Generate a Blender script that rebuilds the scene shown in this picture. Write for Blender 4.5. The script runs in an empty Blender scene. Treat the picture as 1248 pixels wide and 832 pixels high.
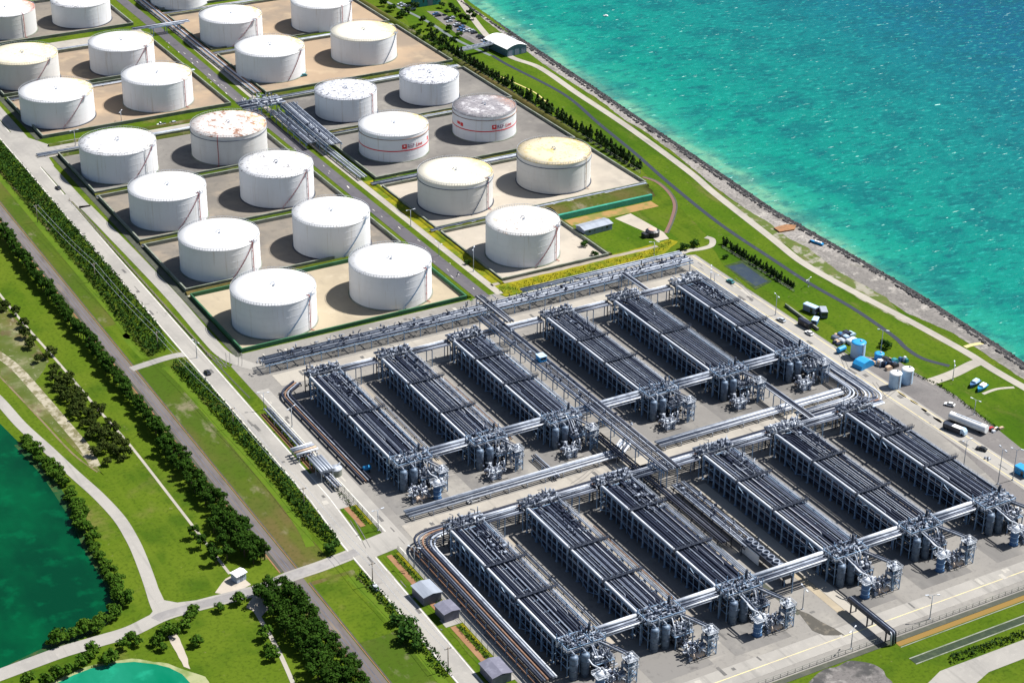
import bpy, math, random
from mathutils import Vector, Matrix
R = random.Random(7)
SC = bpy.context.scene
COL = SC.collection
PI = math.pi

# ------------------------------------------------------------------ camera geometry (aerial view, world X = inland rows, Y = away along the pipe banks)
F, CX, CY, H = 2312.0, 624.0, 416.0, 390.0
a_ = Vector((-850-CX, -800-CY, F)).normalized()
b_ = Vector((5200-CX, -735-CY, F)); b_ = (b_ - a_*a_.dot(b_)).normalized()
u_ = b_.cross(a_)
if u_.y > 0: u_ = -u_
ROT = Matrix((b_, a_, u_))          # camera (x right, y down, z forward) -> world
def at(px, py, z=0.0):
    d = ROT @ Vector((px-CX, py-CY, F)); t = (z-H)/d.z
    return Vector((d.x*t, d.y*t, z))
def A(pts, z=0.0):
    return [tuple(at(x, y, z)[:2]) for x, y in pts]

# ------------------------------------------------------------------ materials
def nodes(name):
    m = bpy.data.materials.new(name); m.use_nodes = True
    nt = m.node_tree; p = nt.nodes['Principled BSDF']
    return m, nt, p
def mixrgb(nt, fac, c1, c2, blend='MIX'):
    n = nt.nodes.new('ShaderNodeMix'); n.data_type = 'RGBA'; n.blend_type = blend
    for sock, v in ((n.inputs[0], fac), (n.inputs[6], c1), (n.inputs[7], c2)):
        if hasattr(v, 'is_output'): nt.links.new(v, sock)
        elif isinstance(v, (int, float)): sock.default_value = v
        else: sock.default_value = (*v[:3], 1)
    return n.outputs[2]
def noise(nt, scale, detail=3, rough=.55, stretch=None, seed=0.0, rotz=0):
    g = nt.nodes.new('ShaderNodeNewGeometry')
    mp = nt.nodes.new('ShaderNodeMapping'); nt.links.new(g.outputs['Position'], mp.inputs[0])
    mp.inputs['Location'].default_value = (seed*13.1, seed*7.7, seed*3.3)
    mp.inputs['Rotation'].default_value = (0, 0, rotz)
    if stretch: mp.inputs['Scale'].default_value = stretch
    n = nt.nodes.new('ShaderNodeTexNoise'); n.inputs['Scale'].default_value = scale
    n.inputs['Detail'].default_value = detail; n.inputs['Roughness'].default_value = rough
    nt.links.new(mp.outputs[0], n.inputs['Vector'])
    return n.outputs['Fac']
def ramp(nt, v, lo, hi):
    n = nt.nodes.new('ShaderNodeMapRange'); n.inputs[1].default_value = lo; n.inputs[2].default_value = hi
    n.interpolation_type = 'SMOOTHSTEP'
    nt.links.new(v, n.inputs[0]); return n.outputs[0]
def mul(nt, a, b):
    n = nt.nodes.new('ShaderNodeMath'); n.operation = 'MULTIPLY'
    for s, v in ((n.inputs[0], a), (n.inputs[1], b)):
        if hasattr(v, 'is_output'): nt.links.new(v, s)
        else: s.default_value = v
    return n.outputs[0]
def bump(nt, p, h, dist, strength=.6):
    b = nt.nodes.new('ShaderNodeBump'); b.inputs['Distance'].default_value = dist; b.inputs['Strength'].default_value = strength
    nt.links.new(h, b.inputs['Height']); nt.links.new(b.outputs[0], p.inputs['Normal'])
_M = {}
def mat(name, c, rough=.75, metal=0.0, layers=(), bmp=None, spec=.3):
    """layers: (colour, noise scale, lo, hi, strength, stretch)"""
    if name in _M: return _M[name]
    m, nt, p = nodes(name)
    col = c
    for i, l in enumerate(layers):
        c2, sc, lo, hi, k = l[:5]; st = l[5] if len(l) > 5 else None
        f = mul(nt, ramp(nt, noise(nt, sc, 4, .6, st, i+len(_M)), lo, hi), k)
        col = mixrgb(nt, f, col, c2)
    if hasattr(col, 'is_output'): nt.links.new(col, p.inputs['Base Color'])
    else: p.inputs['Base Color'].default_value = (*c, 1)
    p.inputs['Roughness'].default_value = rough; p.inputs['Metallic'].default_value = metal
    p.inputs['Specular IOR Level'].default_value = spec
    if bmp: bump(nt, p, noise(nt, bmp[0], 4), bmp[1])
    _M[name] = m; return m
def paint(name, c, rough=.45, metal=0.0):
    dk = tuple(v*.62 for v in c)
    return mat(name, c, rough, metal, [(dk, .6, .45, .75, .5), ((.16, .11, .07), 1.7, .62, .78, .25)], spec=.4)

G_BASE = mat('grass_field', (.058, .1, .006), .95, 0, [((.09, .125, .011), .012, .35, .65, .8), ((.03, .068, .005), .05, .45, .7, .75), ((.15, .125, .045), .03, .58, .74, .7), ((.022, .042, .004), .7, .45, .7, .5), ((.082, .12, .01), .22, .5, .68, .55, (1, .06, 1)), ((.19, .16, .08), .35, .66, .78, .5)], spec=.03)
G_LAWN = mat('grass_lawn', (.043, .092, .004), .95, 0, [((.075, .118, .007), .02, .35, .62, .85), ((.026, .066, .003), .05, .48, .68, .85, (1, .12, 1)), ((.115, .11, .03), .07, .56, .72, .7, (1, .4, 1)), ((.022, .05, .004), .8, .45, .7, .5), ((.14, .13, .06), .4, .64, .76, .5)], spec=.05)
G_OLIVE = mat('grass_olive', (.062, .09, .009), .95, 0, [((.1, .075, .03), .025, .38, .56, .9, (1, .3, 1)), ((.036, .075, .006), .015, .4, .62, .7), ((.19, .16, .11), .12, .56, .72, .7, (1, .5, 1)), ((.03, .044, .006), .6, .48, .7, .5)], spec=.05)
G_LIGHT = mat('grass_light', (.075, .125, .01), .95, 0, [((.045, .09, .008), .1, .4, .7, .7), ((.11, .13, .02), .4, .5, .75, .5)], spec=.05)
G_DRY = mat('grass_dry', (.1, .098, .03), .95, 0, [((.27, .24, .16), .05, .48, .66, .8), ((.055, .082, .014), .035, .42, .6, .85), ((.09, .06, .035), .11, .52, .7, .7), ((.3, .27, .2), .5, .58, .72, .5)], spec=.05)
G_YEL = mat('grass_yellow', (.2, .18, .01), .95, 0, [((.075, .12, .01), .09, .42, .62, .9), ((.3, .25, .02), .3, .52, .72, .6)], spec=.05)
SOIL = mat('soil', (.24, .13, .07), .95, 0, [((.16, .09, .05), .2, .4, .7, .7), ((.3, .2, .11), .06, .5, .7, .5)], spec=.05)
PAVE = mat('concrete_paving', (.215, .203, .185), .85, 0, [((.16, .152, .142), .02, .4, .66, .75), ((.29, .272, .24), .05, .5, .72, .65), ((.1, .096, .09), .09, .6, .78, .6, (1, .08, 1)), ((.14, .132, .124), .6, .5, .72, .45), ((.32, .3, .265), .25, .6, .72, .55, (.08, 1, 1))], spec=.15)
PAD = mat('bank_apron', (.165, .157, .147), .85, 0, [((.1, .096, .092), .05, .42, .66, .7, (1, .15, 1)), ((.25, .235, .21), .08, .54, .74, .65), ((.075, .072, .07), .4, .54, .75, .5), ((.065, .062, .06), .15, .62, .74, .55)], spec=.2)
ROADC = mat('road_concrete', (.29, .275, .25), .85, 0, [((.22, .21, .195), .03, .4, .66, .75), ((.15, .145, .135), .3, .52, .72, .5, (1, .03, 1)), ((.36, .34, .305), .5, .5, .75, .35), ((.12, .115, .11), .13, .66, .78, .55)], spec=.15)
ROADB = mat('road_pale', (.33, .305, .262), .9, 0, [((.25, .23, .205), .05, .4, .68, .75), ((.39, .36, .31), .3, .5, .75, .4), ((.18, .168, .15), .35, .56, .74, .5, (1, .08, 1))], spec=.1)
ASPH = mat('asphalt_dark', (.085, .08, .09), .8, 0, [((.13, .122, .12), .05, .42, .68, .8, (1, .1, 1)), ((.05, .048, .056), .2, .5, .75, .6), ((.2, .18, .15), .16, .62, .76, .6, (1, .12, 1))], spec=.25)
ASPHM = mat('asphalt_mauve', (.115, .1, .095), .9, 0, [((.165, .145, .135), .06, .4, .68, .7, (1, .1, 1)), ((.075, .066, .064), .35, .46, .7, .7, (1, .2, 1)), ((.2, .16, .12), .2, .6, .75, .6, (1, .15, 1))], spec=.1)
YARD = mat('gravel_yard', (.15, .14, .135), .9, 0, [((.1, .095, .094), .035, .45, .66, .8), ((.22, .205, .19), .12, .52, .72, .6), ((.09, .084, .082), 1.1, .5, .7, .45), ((.25, .23, .21), .3, .62, .74, .6, (1, .15, 1))], spec=.15)
SAND = mat('sand_floor', (.35, .295, .21), .95, 0, [((.27, .23, .17), .03, .42, .66, .8), ((.42, .36, .27), .1, .5, .74, .5), ((.19, .165, .13), .12, .56, .74, .6, (1, .25, 1)), ((.22, .19, .15), .5, .58, .76, .45)], spec=.05)
DUST = mat('dusty_floor', (.19, .168, .14), .95, 0, [((.13, .12, .108), .025, .42, .62, .85), ((.26, .215, .165), .06, .5, .7, .7), ((.11, .1, .09), .3, .52, .74, .5), ((.29, .25, .2), .12, .6, .74, .5, (1, .2, 1))], spec=.05)
DUSTR = mat('dusty_brown_floor', (.3, .225, .155), .95, 0, [((.2, .165, .13), .025, .42, .64, .8), ((.36, .28, .19), .07, .5, .7, .6)], spec=.05)
DUSTG = mat('dusty_grey_floor', (.165, .155, .142), .95, 0, [((.115, .108, .102), .03, .42, .66, .8), ((.23, .215, .19), .07, .5, .7, .6), ((.09, .085, .08), .35, .55, .74, .5)], spec=.05)
PALEF = mat('pale_floor', (.36, .32, .265), .95, 0, [((.27, .245, .21), .03, .42, .66, .8), ((.42, .375, .31), .09, .5, .72, .5), ((.22, .2, .17), .3, .58, .76, .45)], spec=.05)
BEACH = mat('beach_gravel', (.25, .232, .215), .95, 0, [((.15, .14, .13), .07, .45, .62, .85, (1, .25, 1)), ((.38, .355, .32), .14, .52, .68, .75), ((.085, .095, .03), .06, .6, .72, .7), ((.1, .095, .09), .9, .45, .66, .7)], spec=.1)
ROCK = mat('riprap_rock', (.055, .054, .056), .9, 0, [((.025, .025, .028), .5, .42, .6, .8), ((.14, .135, .13), .5, .6, .74, .7)], spec=.15)
MUD = mat('gravel_heap', (.14, .13, .125), .95, 0, [((.05, .05, .05), .1, .45, .6, .9), ((.26, .245, .23), .25, .52, .68, .7), ((.07, .07, .065), .9, .5, .66, .6)], spec=.05)
LINE = mat('road_marking', (.62, .6, .54), .8, 0, [((.38, .36, .32), .3, .45, .7, .8)])
LINEY = mat('road_marking_yellow', (.6, .5, .25), .8, 0, [((.36, .33, .27), .2, .45, .7, .8)])
WHITE = mat('white_paint', (.78, .78, .77), .5, 0, [((.55, .54, .52), .5, .55, .75, .4)], spec=.35)
STEEL = mat('galvanised_steel', (.38, .41, .45), .55, .1, [((.18, .2, .24), .7, .42, .68, .75), ((.55, .57, .6), 1.3, .55, .75, .6)], spec=.35)
STEELD = mat('dark_steel', (.03, .037, .056), .45, .2, [((.07, .08, .105), .5, .48, .7, .6), ((.016, .02, .03), 1.2, .5, .7, .6)], spec=.4)
FRAME = mat('blue_grey_steel', (.19, .29, .42), .55, .05, [((.36, .46, .57), .4, .48, .7, .7), ((.07, .12, .2), 1.1, .5, .75, .5)], spec=.35)
P_WHITE = mat('pipe_white', (.55, .58, .63), .5, 0, [((.28, .31, .36), .35, .46, .7, .75, (1, .2, 1)), ((.38, .28, .22), .6, .66, .78, .5, (1, .4, 1))], spec=.35)
P_LIGHT = mat('pipe_light', (.29, .325, .385), .5, .05, [((.12, .14, .185), .3, .42, .66, .8), ((.5, .53, .57), .8, .58, .75, .5)], spec=.35)
P_MID = mat('pipe_mid', (.095, .112, .155), .48, .05, [((.042, .052, .08), .25, .42, .68, .75), ((.2, .225, .27), .9, .57, .75, .5)], spec=.35)
P_DARK = mat('pipe_dark', (.015, .02, .038), .55, 0, [((.036, .043, .07), .3, .5, .7, .6), ((.009, .012, .024), 1.1, .5, .72, .6), ((.09, .07, .06), .5, .7, .8, .35, (1, .3, 1))], spec=.22)
P_RUST = mat('pipe_rust', (.25, .14, .09), .65, 0, [((.15, .09, .065), .4, .42, .7, .8), ((.36, .27, .2), .9, .52, .74, .6)], spec=.2)
P_TAN = mat('pipe_tan', (.5, .36, .25), .55, 0, [((.36, .26, .19), .5, .45, .7, .6)], spec=.3)
RED = mat('red_paint', (.36, .03, .028), .5, 0, [((.25, .03, .03), .8, .45, .7, .6)])
REDM = mat('red_mark', (.6, .03, .035), .5)
NAVY = mat('navy_mark', (.16, .03, .11), .5)
BUNDG = mat('bund_green', (.035, .13, .06), .7, 0, [((.02, .075, .035), .15, .42, .66, .7), ((.08, .2, .11), .4, .55, .75, .5)])
BUNDC = mat('bund_concrete', (.22, .23, .2), .85, 0, [((.1, .13, .08), .1, .42, .66, .8), ((.32, .32, .285), .3, .55, .74, .6)], spec=.1)
BUNDT = mat('green_sheet', (.03, .25, .17), .6, 0, [((.02, .17, .11), .15, .42, .66, .7), ((.08, .34, .25), .4, .55, .75, .5)])
DITCH_SHADE = mat('ditch_lining_and_shade', (.05, .055, .04), .8, 0, [((.09, .09, .065), .3, .45, .7, .6)])  # lines the drains and trenches; also colours the painted wall shade
BARK = mat('bark', (.12, .09, .06), .9, 0, [((.06, .045, .03), 1.5, .4, .7, .7)])
GLASS = mat('dark_glass', (.02, .025, .03), .12, 0, spec=.7)
RUBBER = mat('rubber', (.02, .02, .022), .8)
ROOFG = mat('roof_grey', (.3, .33, .38), .5, .2, [((.2, .22, .26), .3, .42, .68, .7, (1, .15, 1))], spec=.4)
ROOFD = mat('roof_slate', (.13, .13, .17), .6, 0, [((.2, .2, .25), .4, .45, .7, .7)])
BLUE = paint('blue_paint', (.02, .26, .55)); BLUEL = paint('pale_blue_paint', (.4, .55, .7)); BLUED = paint('deep_blue_paint', (.045, .12, .26)); TEAL = paint('teal_paint', (.03, .2, .22))
ORANGE = paint('orange_paint', (.5, .22, .06)); BLACKP = paint('black_paint', (.02, .021, .026)); SILVER = paint('silver_paint', (.48, .52, .57), .4, .2)
WOOD = mat('pole_wood', (.25, .21, .17), .9, 0, [((.15, .12, .1), 1.2, .4, .7, .6)])

def leafmat(name, dark, mid, light):
    m, nt, p = nodes(name)
    g = nt.nodes.new('ShaderNodeNewGeometry')
    cr = nt.nodes.new('ShaderNodeValToRGB'); cr.color_ramp.elements[0].color = (*dark, 1); cr.color_ramp.elements[1].color = (*light, 1)
    e = cr.color_ramp.elements.new(.55); e.color = (*mid, 1)
    nt.links.new(g.outputs['Random Per Island'], cr.inputs[0])
    f = ramp(nt, noise(nt, .25, 2), .4, .62)
    nt.links.new(mixrgb(nt, mul(nt, f, .5), cr.outputs[0], light), p.inputs['Base Color'])
    p.inputs['Roughness'].default_value = .85; p.inputs['Specular IOR Level'].default_value = .04
    return m
LEAF_PINE = leafmat('foliage_pine', (.009, .027, .003), (.018, .048, .005), (.03, .066, .007))
LEAF_OLIVE = leafmat('foliage_olive', (.012, .024, .004), (.028, .046, .008), (.048, .062, .012))
LEAF_LAKE = leafmat('foliage_lakeside', (.013, .04, .003), (.032, .08, .007), (.058, .108, .011))
LEAF_COAST = leafmat('foliage_coastal', (.006, .017, .005), (.014, .034, .009), (.034, .064, .015))
LEAF_HEDGE = leafmat('foliage_hedge', (.008, .027, .005), (.017, .05, .008), (.036, .078, .011))
LEAF_YEL = leafmat('foliage_yellow', (.05, .09, .008), (.14, .16, .01), (.25, .22, .015))

# ------------------------------------------------------------------ mesh builder
class MB:
    def __init__(s): s.v = []; s.f = []; s.sm = []; s.mi = []; s.cur = 0
    def face(s, idx, smooth=False): s.f.append(idx); s.sm.append(smooth); s.mi.append(s.cur)
    def box(s, x0, y0, z0, x1, y1, z1):
        n = len(s.v)
        s.v += [(x0,y0,z0),(x1,y0,z0),(x1,y1,z0),(x0,y1,z0),(x0,y0,z1),(x1,y0,z1),(x1,y1,z1),(x0,y1,z1)]
        for q in ((3,2,1,0),(4,5,6,7),(0,1,5,4),(1,2,6,5),(2,3,7,6),(3,0,4,7)): s.face([n+i for i in q])
        return s
    def bar(s, p, q, w, h=None):
        p = Vector(p); q = Vector(q); h = h or w
        d = (q-p).normalized(); up = Vector((0,0,1)) if abs(d.z) < .9 else Vector((0,1,0))
        x = d.cross(up).normalized()*w/2; y = x.cross(d).normalized()*h/2
        n = len(s.v)
        for c in (p, q): s.v += [tuple(c-x-y), tuple(c+x-y), tuple(c+x+y), tuple(c-x+y)]
        for k in ((3,2,1,0),(4,5,6,7),(0,1,5,4),(1,2,6,5),(2,3,7,6),(3,0,4,7)): s.face([n+i for i in k])
        return s
    def tube(s, pts, r, n=8, caps=True, r2=None):
        pts = [Vector(p) for p in pts]; base = len(s.v); prev = None
        for i, p in enumerate(pts):
            d = (pts[min(i+1, len(pts)-1)] - pts[max(i-1, 0)]).normalized()
            up = Vector((0,0,1)) if abs(d.z) < .95 else Vector((0,1,0))
            x = d.cross(up).normalized(); y = x.cross(d).normalized()
            if prev and x.dot(prev) < 0: x, y = -x, -y
            prev = x
            rr = r if r2 is None else r + (r2-r)*i/(len(pts)-1)
            for k in range(n):
                t = 2*PI*k/n; s.v.append(tuple(p + x*math.cos(t)*rr + y*math.sin(t)*rr))
        for i in range(len(pts)-1):
            for k in range(n):
                a = base+i*n+k; b = base+i*n+(k+1)%n; s.face([a, b, b+n, a+n], n > 4)
        if caps:
            s.face([base+k for k in range(n)][::-1]); e = base+(len(pts)-1)*n; s.face([e+k for k in range(n)])
        return s
    def lathe(s, prof, n=24, c=(0,0), caps=True, smooth=True, flat=()):
        base = len(s.v)
        for r, z in prof:
            for k in range(n):
                t = 2*PI*k/n; s.v.append((c[0]+r*math.cos(t), c[1]+r*math.sin(t), z))
        for i in range(len(prof)-1):
            for k in range(n):
                a = base+i*n+k; b = base+i*n+(k+1)%n; s.face([a, b, b+n, a+n], smooth)
        if caps:
            s.face([base+k for k in range(n)][::-1]); e = base+(len(prof)-1)*n; s.face([e+k for k in range(n)])
        return s
    def prism(s, poly, z0, z1):
        n = len(s.v); k = len(poly)
        ar = sum(poly[i][0]*poly[(i+1)%k][1]-poly[(i+1)%k][0]*poly[i][1] for i in range(k))
        if ar < 0: poly = poly[::-1]
        s.v += [(x, y, z0) for x, y in poly] + [(x, y, z1) for x, y in poly]
        s.face(list(range(n, n+k))[::-1]); s.face(list(range(n+k, n+2*k)))
        for i in range(k):
            j = (i+1) % k; s.face([n+i, n+j, n+k+j, n+k+i])
        return s
    def ext(s, prof, y0, y1, axis='y'):
        """closed profile (a, z) extruded along an axis"""
        n = len(s.v); k = len(prof)
        for y in (y0, y1):
            s.v += [(a, y, z) if axis == 'y' else (y, a, z) for a, z in prof]
        s.face(list(range(n, n+k))); s.face(list(range(n+k, n+2*k))[::-1])
        for i in range(k):
            j = (i+1) % k; s.face([n+j, n+i, n+k+i, n+k+j])
        return s
    def mesh(s, name, m):
        me = bpy.data.meshes.new(name); me.from_pydata(s.v, [], s.f)
        for x in (m if isinstance(m, (list, tuple)) else [m]): me.materials.append(x)
        me.polygons.foreach_set('use_smooth', s.sm); me.polygons.foreach_set('material_index', s.mi); me.update()
        return me
    def build(s, name, m, parent=None, loc=None, rz=0):
        o = bpy.data.objects.new(name, s.mesh(name, m)); COL.objects.link(o)
        if parent: o.parent = parent
        if loc: o.location = loc
        if rz: o.rotation_euler = (0, 0, rz)
        return o
def tag(o, label, cat, group=None, kind=None):
    o['label'] = label; o['category'] = cat
    if group: o['group'] = group
    if kind: o['kind'] = kind
    return o
def thing(name, label, cat, loc=(0,0,0), rz=0, group=None):
    o = bpy.data.objects.new(name, None); o.empty_display_size = .5; COL.objects.link(o)
    o.location = loc; o.rotation_euler = (0, 0, rz)
    return tag(o, label, cat, group)
KIDS = {}
def dup(root, loc=None, rz=None, label=None, group=None, scale=None):
    r = root.copy(); COL.objects.link(r)
    if loc is not None: r.location = loc
    if rz is not None: r.rotation_euler = (0, 0, rz)
    if scale is not None: r.scale = scale
    if label: r['label'] = label
    if group: r['group'] = group
    if root.name not in KIDS: KIDS[root.name] = [(c, list(c.children)) for c in root.children]
    for ch, gs in KIDS[root.name]:
        c = ch.copy(); COL.objects.link(c); c.parent = r
        for g in gs:
            d = g.copy(); COL.objects.link(d); d.parent = c
    return r
SOFT = ('lawn', 'verge', 'field', 'meadow', 'patch', 'clearing', 'rubble_ground', 'pond_shore', 'slope', 'beach', 'heap')
RJ = random.Random(99)
def ragged(poly, step=2.6, amp=.45):
    out = []; n = len(poly)
    for i in range(n):
        p = Vector(poly[i]); q = Vector(poly[(i+1) % n]); L = (q-p).length; m = int(L/step)
        out.append(tuple(p))
        if L > 900 or m < 2: continue
        s = Vector((-(q-p).y, (q-p).x))/L; w = 0
        for j in range(1, m):
            w = w*.6+RJ.uniform(-amp, amp)*.7; c = p+(q-p)*(j/m)+s*w; out.append((c.x, c.y))
    return out
def sheet(name, poly, m, z, label=None, kind='structure'):
    if any(w in name for w in SOFT): poly = ragged([tuple(p[:2]) for p in poly])
    b = MB(); k = len(poly)
    ar = sum(poly[i][0]*poly[(i+1)%k][1]-poly[(i+1)%k][0]*poly[i][1] for i in range(k))
    if ar < 0: poly = poly[::-1]
    b.v = [(x, y, z) for x, y in poly]; b.face(list(range(k)))
    o = b.build(name, m); o['kind'] = kind
    o['label'] = label or name.replace('_', ' '); return o
def rect(name, x0, y0, x1, y1, m, z, label=None):
    return sheet(name, [(x0,y0),(x1,y0),(x1,y1),(x0,y1)], m, z, label)
def smooth_path(pts, k=6):
    """Catmull-Rom through points"""
    P = [Vector(p) for p in pts]; out = []
    for i in range(len(P)-1):
        p0 = P[max(i-1,0)]; p1 = P[i]; p2 = P[i+1]; p3 = P[min(i+2,len(P)-1)]
        for j in range(k):
            t = j/k
            out.append(.5*((2*p1)+(-p0+p2)*t+(2*p0-5*p1+4*p2-p3)*t*t+(-p0+3*p1-3*p2+p3)*t**3))
    out.append(P[-1]); return out
def offset(pts, d):
    out = []
    for i, p in enumerate(pts):
        t = (Vector(pts[min(i+1, len(pts)-1)])-Vector(pts[max(i-1, 0)])).normalized()
        out.append((p[0]+t.y*d, p[1]-t.x*d))
    return out
def ribbon(name, pts, w, m, z, sm=True, w2=None, label=None):
    pts = [Vector((p[0], p[1])) for p in pts]
    if sm and len(pts) > 2: pts = smooth_path(pts)
    b = MB(); n = len(pts)
    L = offset(pts, -w/2); Rr = offset(pts, (w2 or w)/2)
    b.v = [(x, y, z) for x, y in L]+[(x, y, z) for x, y in Rr]
    for i in range(n-1): b.face([i, n+i, n+i+1, i+1])
    o = b.build(name, m); o['kind'] = 'structure'; o['label'] = label or name.replace('_', ' '); return o
def fillet(pts, r, k=5):
    """round the corners of a 3-D polyline"""
    P = [Vector(p) for p in pts]; out = [P[0]]
    for i in range(1, len(P)-1):
        a = (P[i-1]-P[i]); b = (P[i+1]-P[i]); rr = min(r, a.length*.49, b.length*.49)
        p0 = P[i]+a.normalized()*rr; p2 = P[i]+b.normalized()*rr
        for j in range(k+1):
            t = j/k; out.append(p0*(1-t)**2+P[i]*2*t*(1-t)+p2*t*t)
    out.append(P[-1]); return out
def bent_dir(pts, off, z, r):
    """XY polyline shifted sideways by off at height z with rounded corners"""
    V = [Vector((p[0], p[1])) for p in pts]; out = []
    for i, p in enumerate(V):
        ds = []
        if i > 0: ds.append((p-V[i-1]).normalized())
        if i < len(V)-1: ds.append((V[i+1]-p).normalized())
        ns = [Vector((d.y, -d.x)) for d in ds]
        n = sum(ns, Vector((0,0)))
        n = n/n.length_squared*len(ns)*1.0 if len(ns) == 1 else n*(2/n.length_squared)
        q = p+n*off; out.append((q.x, q.y, z))
    return fillet(out, r) if len(out) > 2 else [Vector(o) for o in out]
def clutter(b, x0, x1, y0, y1, z0, z1, n, r=R, mats=3):
    """small pipe spools, flanges and boxes of a manifold"""
    for _ in range(n):
        b.cur = r.randrange(mats)
        x = r.uniform(x0, x1); y = r.uniform(y0, y1); z = r.uniform(z0, z1); k = r.random()
        if k < .3:
            d = r.choice(((1,0,0),(0,1,0),(0,0,1))); L = r.uniform(.8, 3.2); p = Vector((x,y,z)); b.tube([p, p+Vector(d)*L], r.uniform(.12, .3), 6)
        elif k < .55:
            p = Vector((x,y,z)); b.tube(fillet([p, p+Vector((0,0,r.uniform(.6,1.6))), p+Vector((r.uniform(-1.8,1.8), r.uniform(-1.8,1.8), r.uniform(.6,1.6)))], .4, 3), r.uniform(.1, .22), 6)
        elif k < .8:
            s = r.uniform(.25, .6); b.box(x-s, y-s, z, x+s, y+s, z+r.uniform(.3, 1.1))
        else:
            s = r.uniform(.3, .6); b.lathe([(.1, z), (s, z+.05), (s, z+.3), (.15, z+.4), (.15, z+.8), (s*.7, z+.85), (s*.7, z+.98), (.05, z+1)], 8, (x, y), False)
# ------------------------------------------------------------------ ground, sea, roads
SHORE = [(1100,4200),(680,2000),(622,1300),(600,1106),(589,1038),(583,944),(577.5,862),(572.5,773),(568.5,729),(569,672),(567,617),(564.5,557),(562,529),(560,400),(558,250),(556,-300)]
RIN = [(1070,4150),(660,2000),(604,1300),(582,1025),(576,934),(569,841),(563.5,762),(560,720),(561,667),(561.5,612),(558,550),(556,523),(553,400),(551,250),(549,-300)]
GX = [p for p in SHORE]
g = sheet('ground', [(-3000,-300)]+RIN[::-1]+[(1070,4200),(-3000,4200)], G_BASE, 0.0, 'grassy coastal ground')
# sea
def seamat():
    m, nt, p = nodes('sea_water')
    gp = nt.nodes.new('ShaderNodeNewGeometry'); sx = nt.nodes.new('ShaderNodeSeparateXYZ'); nt.links.new(gp.outputs['Position'], sx.inputs[0])
    dm = nt.nodes.new('ShaderNodeMath'); dm.operation = 'MULTIPLY_ADD'; nt.links.new(sx.outputs[1], dm.inputs[0]); dm.inputs[1].default_value = -.085; 
    nt.links.new(sx.outputs[0], dm.inputs[2])                      # X - .085 Y : distance off the shore
    wob = nt.nodes.new('ShaderNodeMath'); wob.operation = 'MULTIPLY_ADD'; nt.links.new(noise(nt, .018, 3), wob.inputs[0]); wob.inputs[1].default_value = 26; nt.links.new(dm.outputs[0], wob.inputs[2])
    mr = nt.nodes.new('ShaderNodeMapRange'); mr.inputs[1].default_value = 524; mr.inputs[2].default_value = 830; nt.links.new(wob.outputs[0], mr.inputs[0])
    cr = nt.nodes.new('ShaderNodeValToRGB'); E = cr.color_ramp.elements
    E[0].color = (.1, .27, .18, 1); E[0].position = 0
    for pos, c in ((.012, (.04, .22, .155)), (.035, (.01, .2, .145)), (.12, (.0, .165, .128)), (.32, (.0, .142, .125)), (.55, (.0, .118, .124)), (.8, (.0, .085, .125))):
        e = E.new(pos); e.color = (*c, 1)
    E[-1].position = 1; E[-1].color = (.0, .065, .115, 1)
    nt.links.new(mr.outputs[0], cr.inputs[0])
    c = mixrgb(nt, mul(nt, ramp(nt, noise(nt, .03, 4, .6), .46, .64), .5), cr.outputs[0], (.0, .062, .085))
    c = mixrgb(nt, mul(nt, ramp(nt, noise(nt, .11, 5, .65, (1, 1.9, 1), 3, .5), .48, .66), .55), c, (.0, .055, .075))
    c = mixrgb(nt, mul(nt, ramp(nt, noise(nt, .17, 4, .65, (1, 2.2, 1), 8, .5), .52, .7), .5), c, (.02, .3, .25))
    # whitecaps: short streaks gathered into patches
    st = ramp(nt, noise(nt, .24, 4, .62, (.6, 2.6, 1), 5, .45),   .655, .72)
    pt = ramp(nt, noise(nt, .045, 3, .6, None, 9), .42, .58)
    c = mixrgb(nt, mul(nt, st, mul(nt, pt, .85)), c, (.5, .74, .66))
    st = ramp(nt, noise(nt, .16, 5, .7, (.8, 1.7, 1), 15, -.3), .655, .71)
    c = mixrgb(nt, mul(nt, st, .45), c, (.3, .62, .52))
    nt.links.new(c, p.inputs['Base Color'])
    p.inputs['Roughness'].default_value = .5; p.inputs['Specular IOR Level'].default_value = .06
    b1 = nt.nodes.new('ShaderNodeBump'); b1.inputs['Distance'].default_value = 1.3; b1.inputs['Strength'].default_value = .55
    nt.links.new(noise(nt, .13, 6, .66, (1, 1.9, 1), 2, .5), b1.inputs['Height']); nt.links.new(b1.outputs[0], p.inputs['Normal'])
    return m
sheet('sea', [(552,-300),(5000,-300),(5000,4200),(1072,4200),(662,2000),(606,1300),(584,1025),(578,934),(571,841),(565.5,762),(562,720),(563,667),(563.5,612),(560,550),(558,523),(555,400),(553,250)], seamat(), -3.0, 'turquoise sea with small whitecaps')
# beach and the rock band that drops to the water
sheet('beach', [(p[0]+1.5, p[1]) for p in RIN]+[(549,-300)]+A([(1320,492),(1248,462),(1160,405),(1108,383),(1060,352),(1000,322),(968,306),(950,285),(905,252),(871,228),(838,200),(790,163),(764,148),(725,118),(700,103),(668,82),(640,62),(600,32),(570,8)])+[(600,1300),(650,2000)], BEACH, .06, 'grey gravel beach')
bs = MB(); n = len(RIN)
RO = [(p[0]+11, p[1]) for p in RIN]
for i in range(len(RIN)):
    bs.v += [(RIN[i][0]-.3, RIN[i][1], .07), (RIN[i][0]+6.5, RIN[i][1], -2.2), (RIN[i][0]+12, RIN[i][1], -4.2)]
for i in range(len(RIN)-1):
    for j in (0, 1): bs.face([i*3+j, i*3+3+j, i*3+4+j, i*3+1+j])
bs.f = [f[::-1] for f in bs.f]
o = bs.build('shore_slope', ROCK); o['kind'] = 'structure'; o['label'] = 'dark stony slope down to the sea'
rk = MB()
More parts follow.
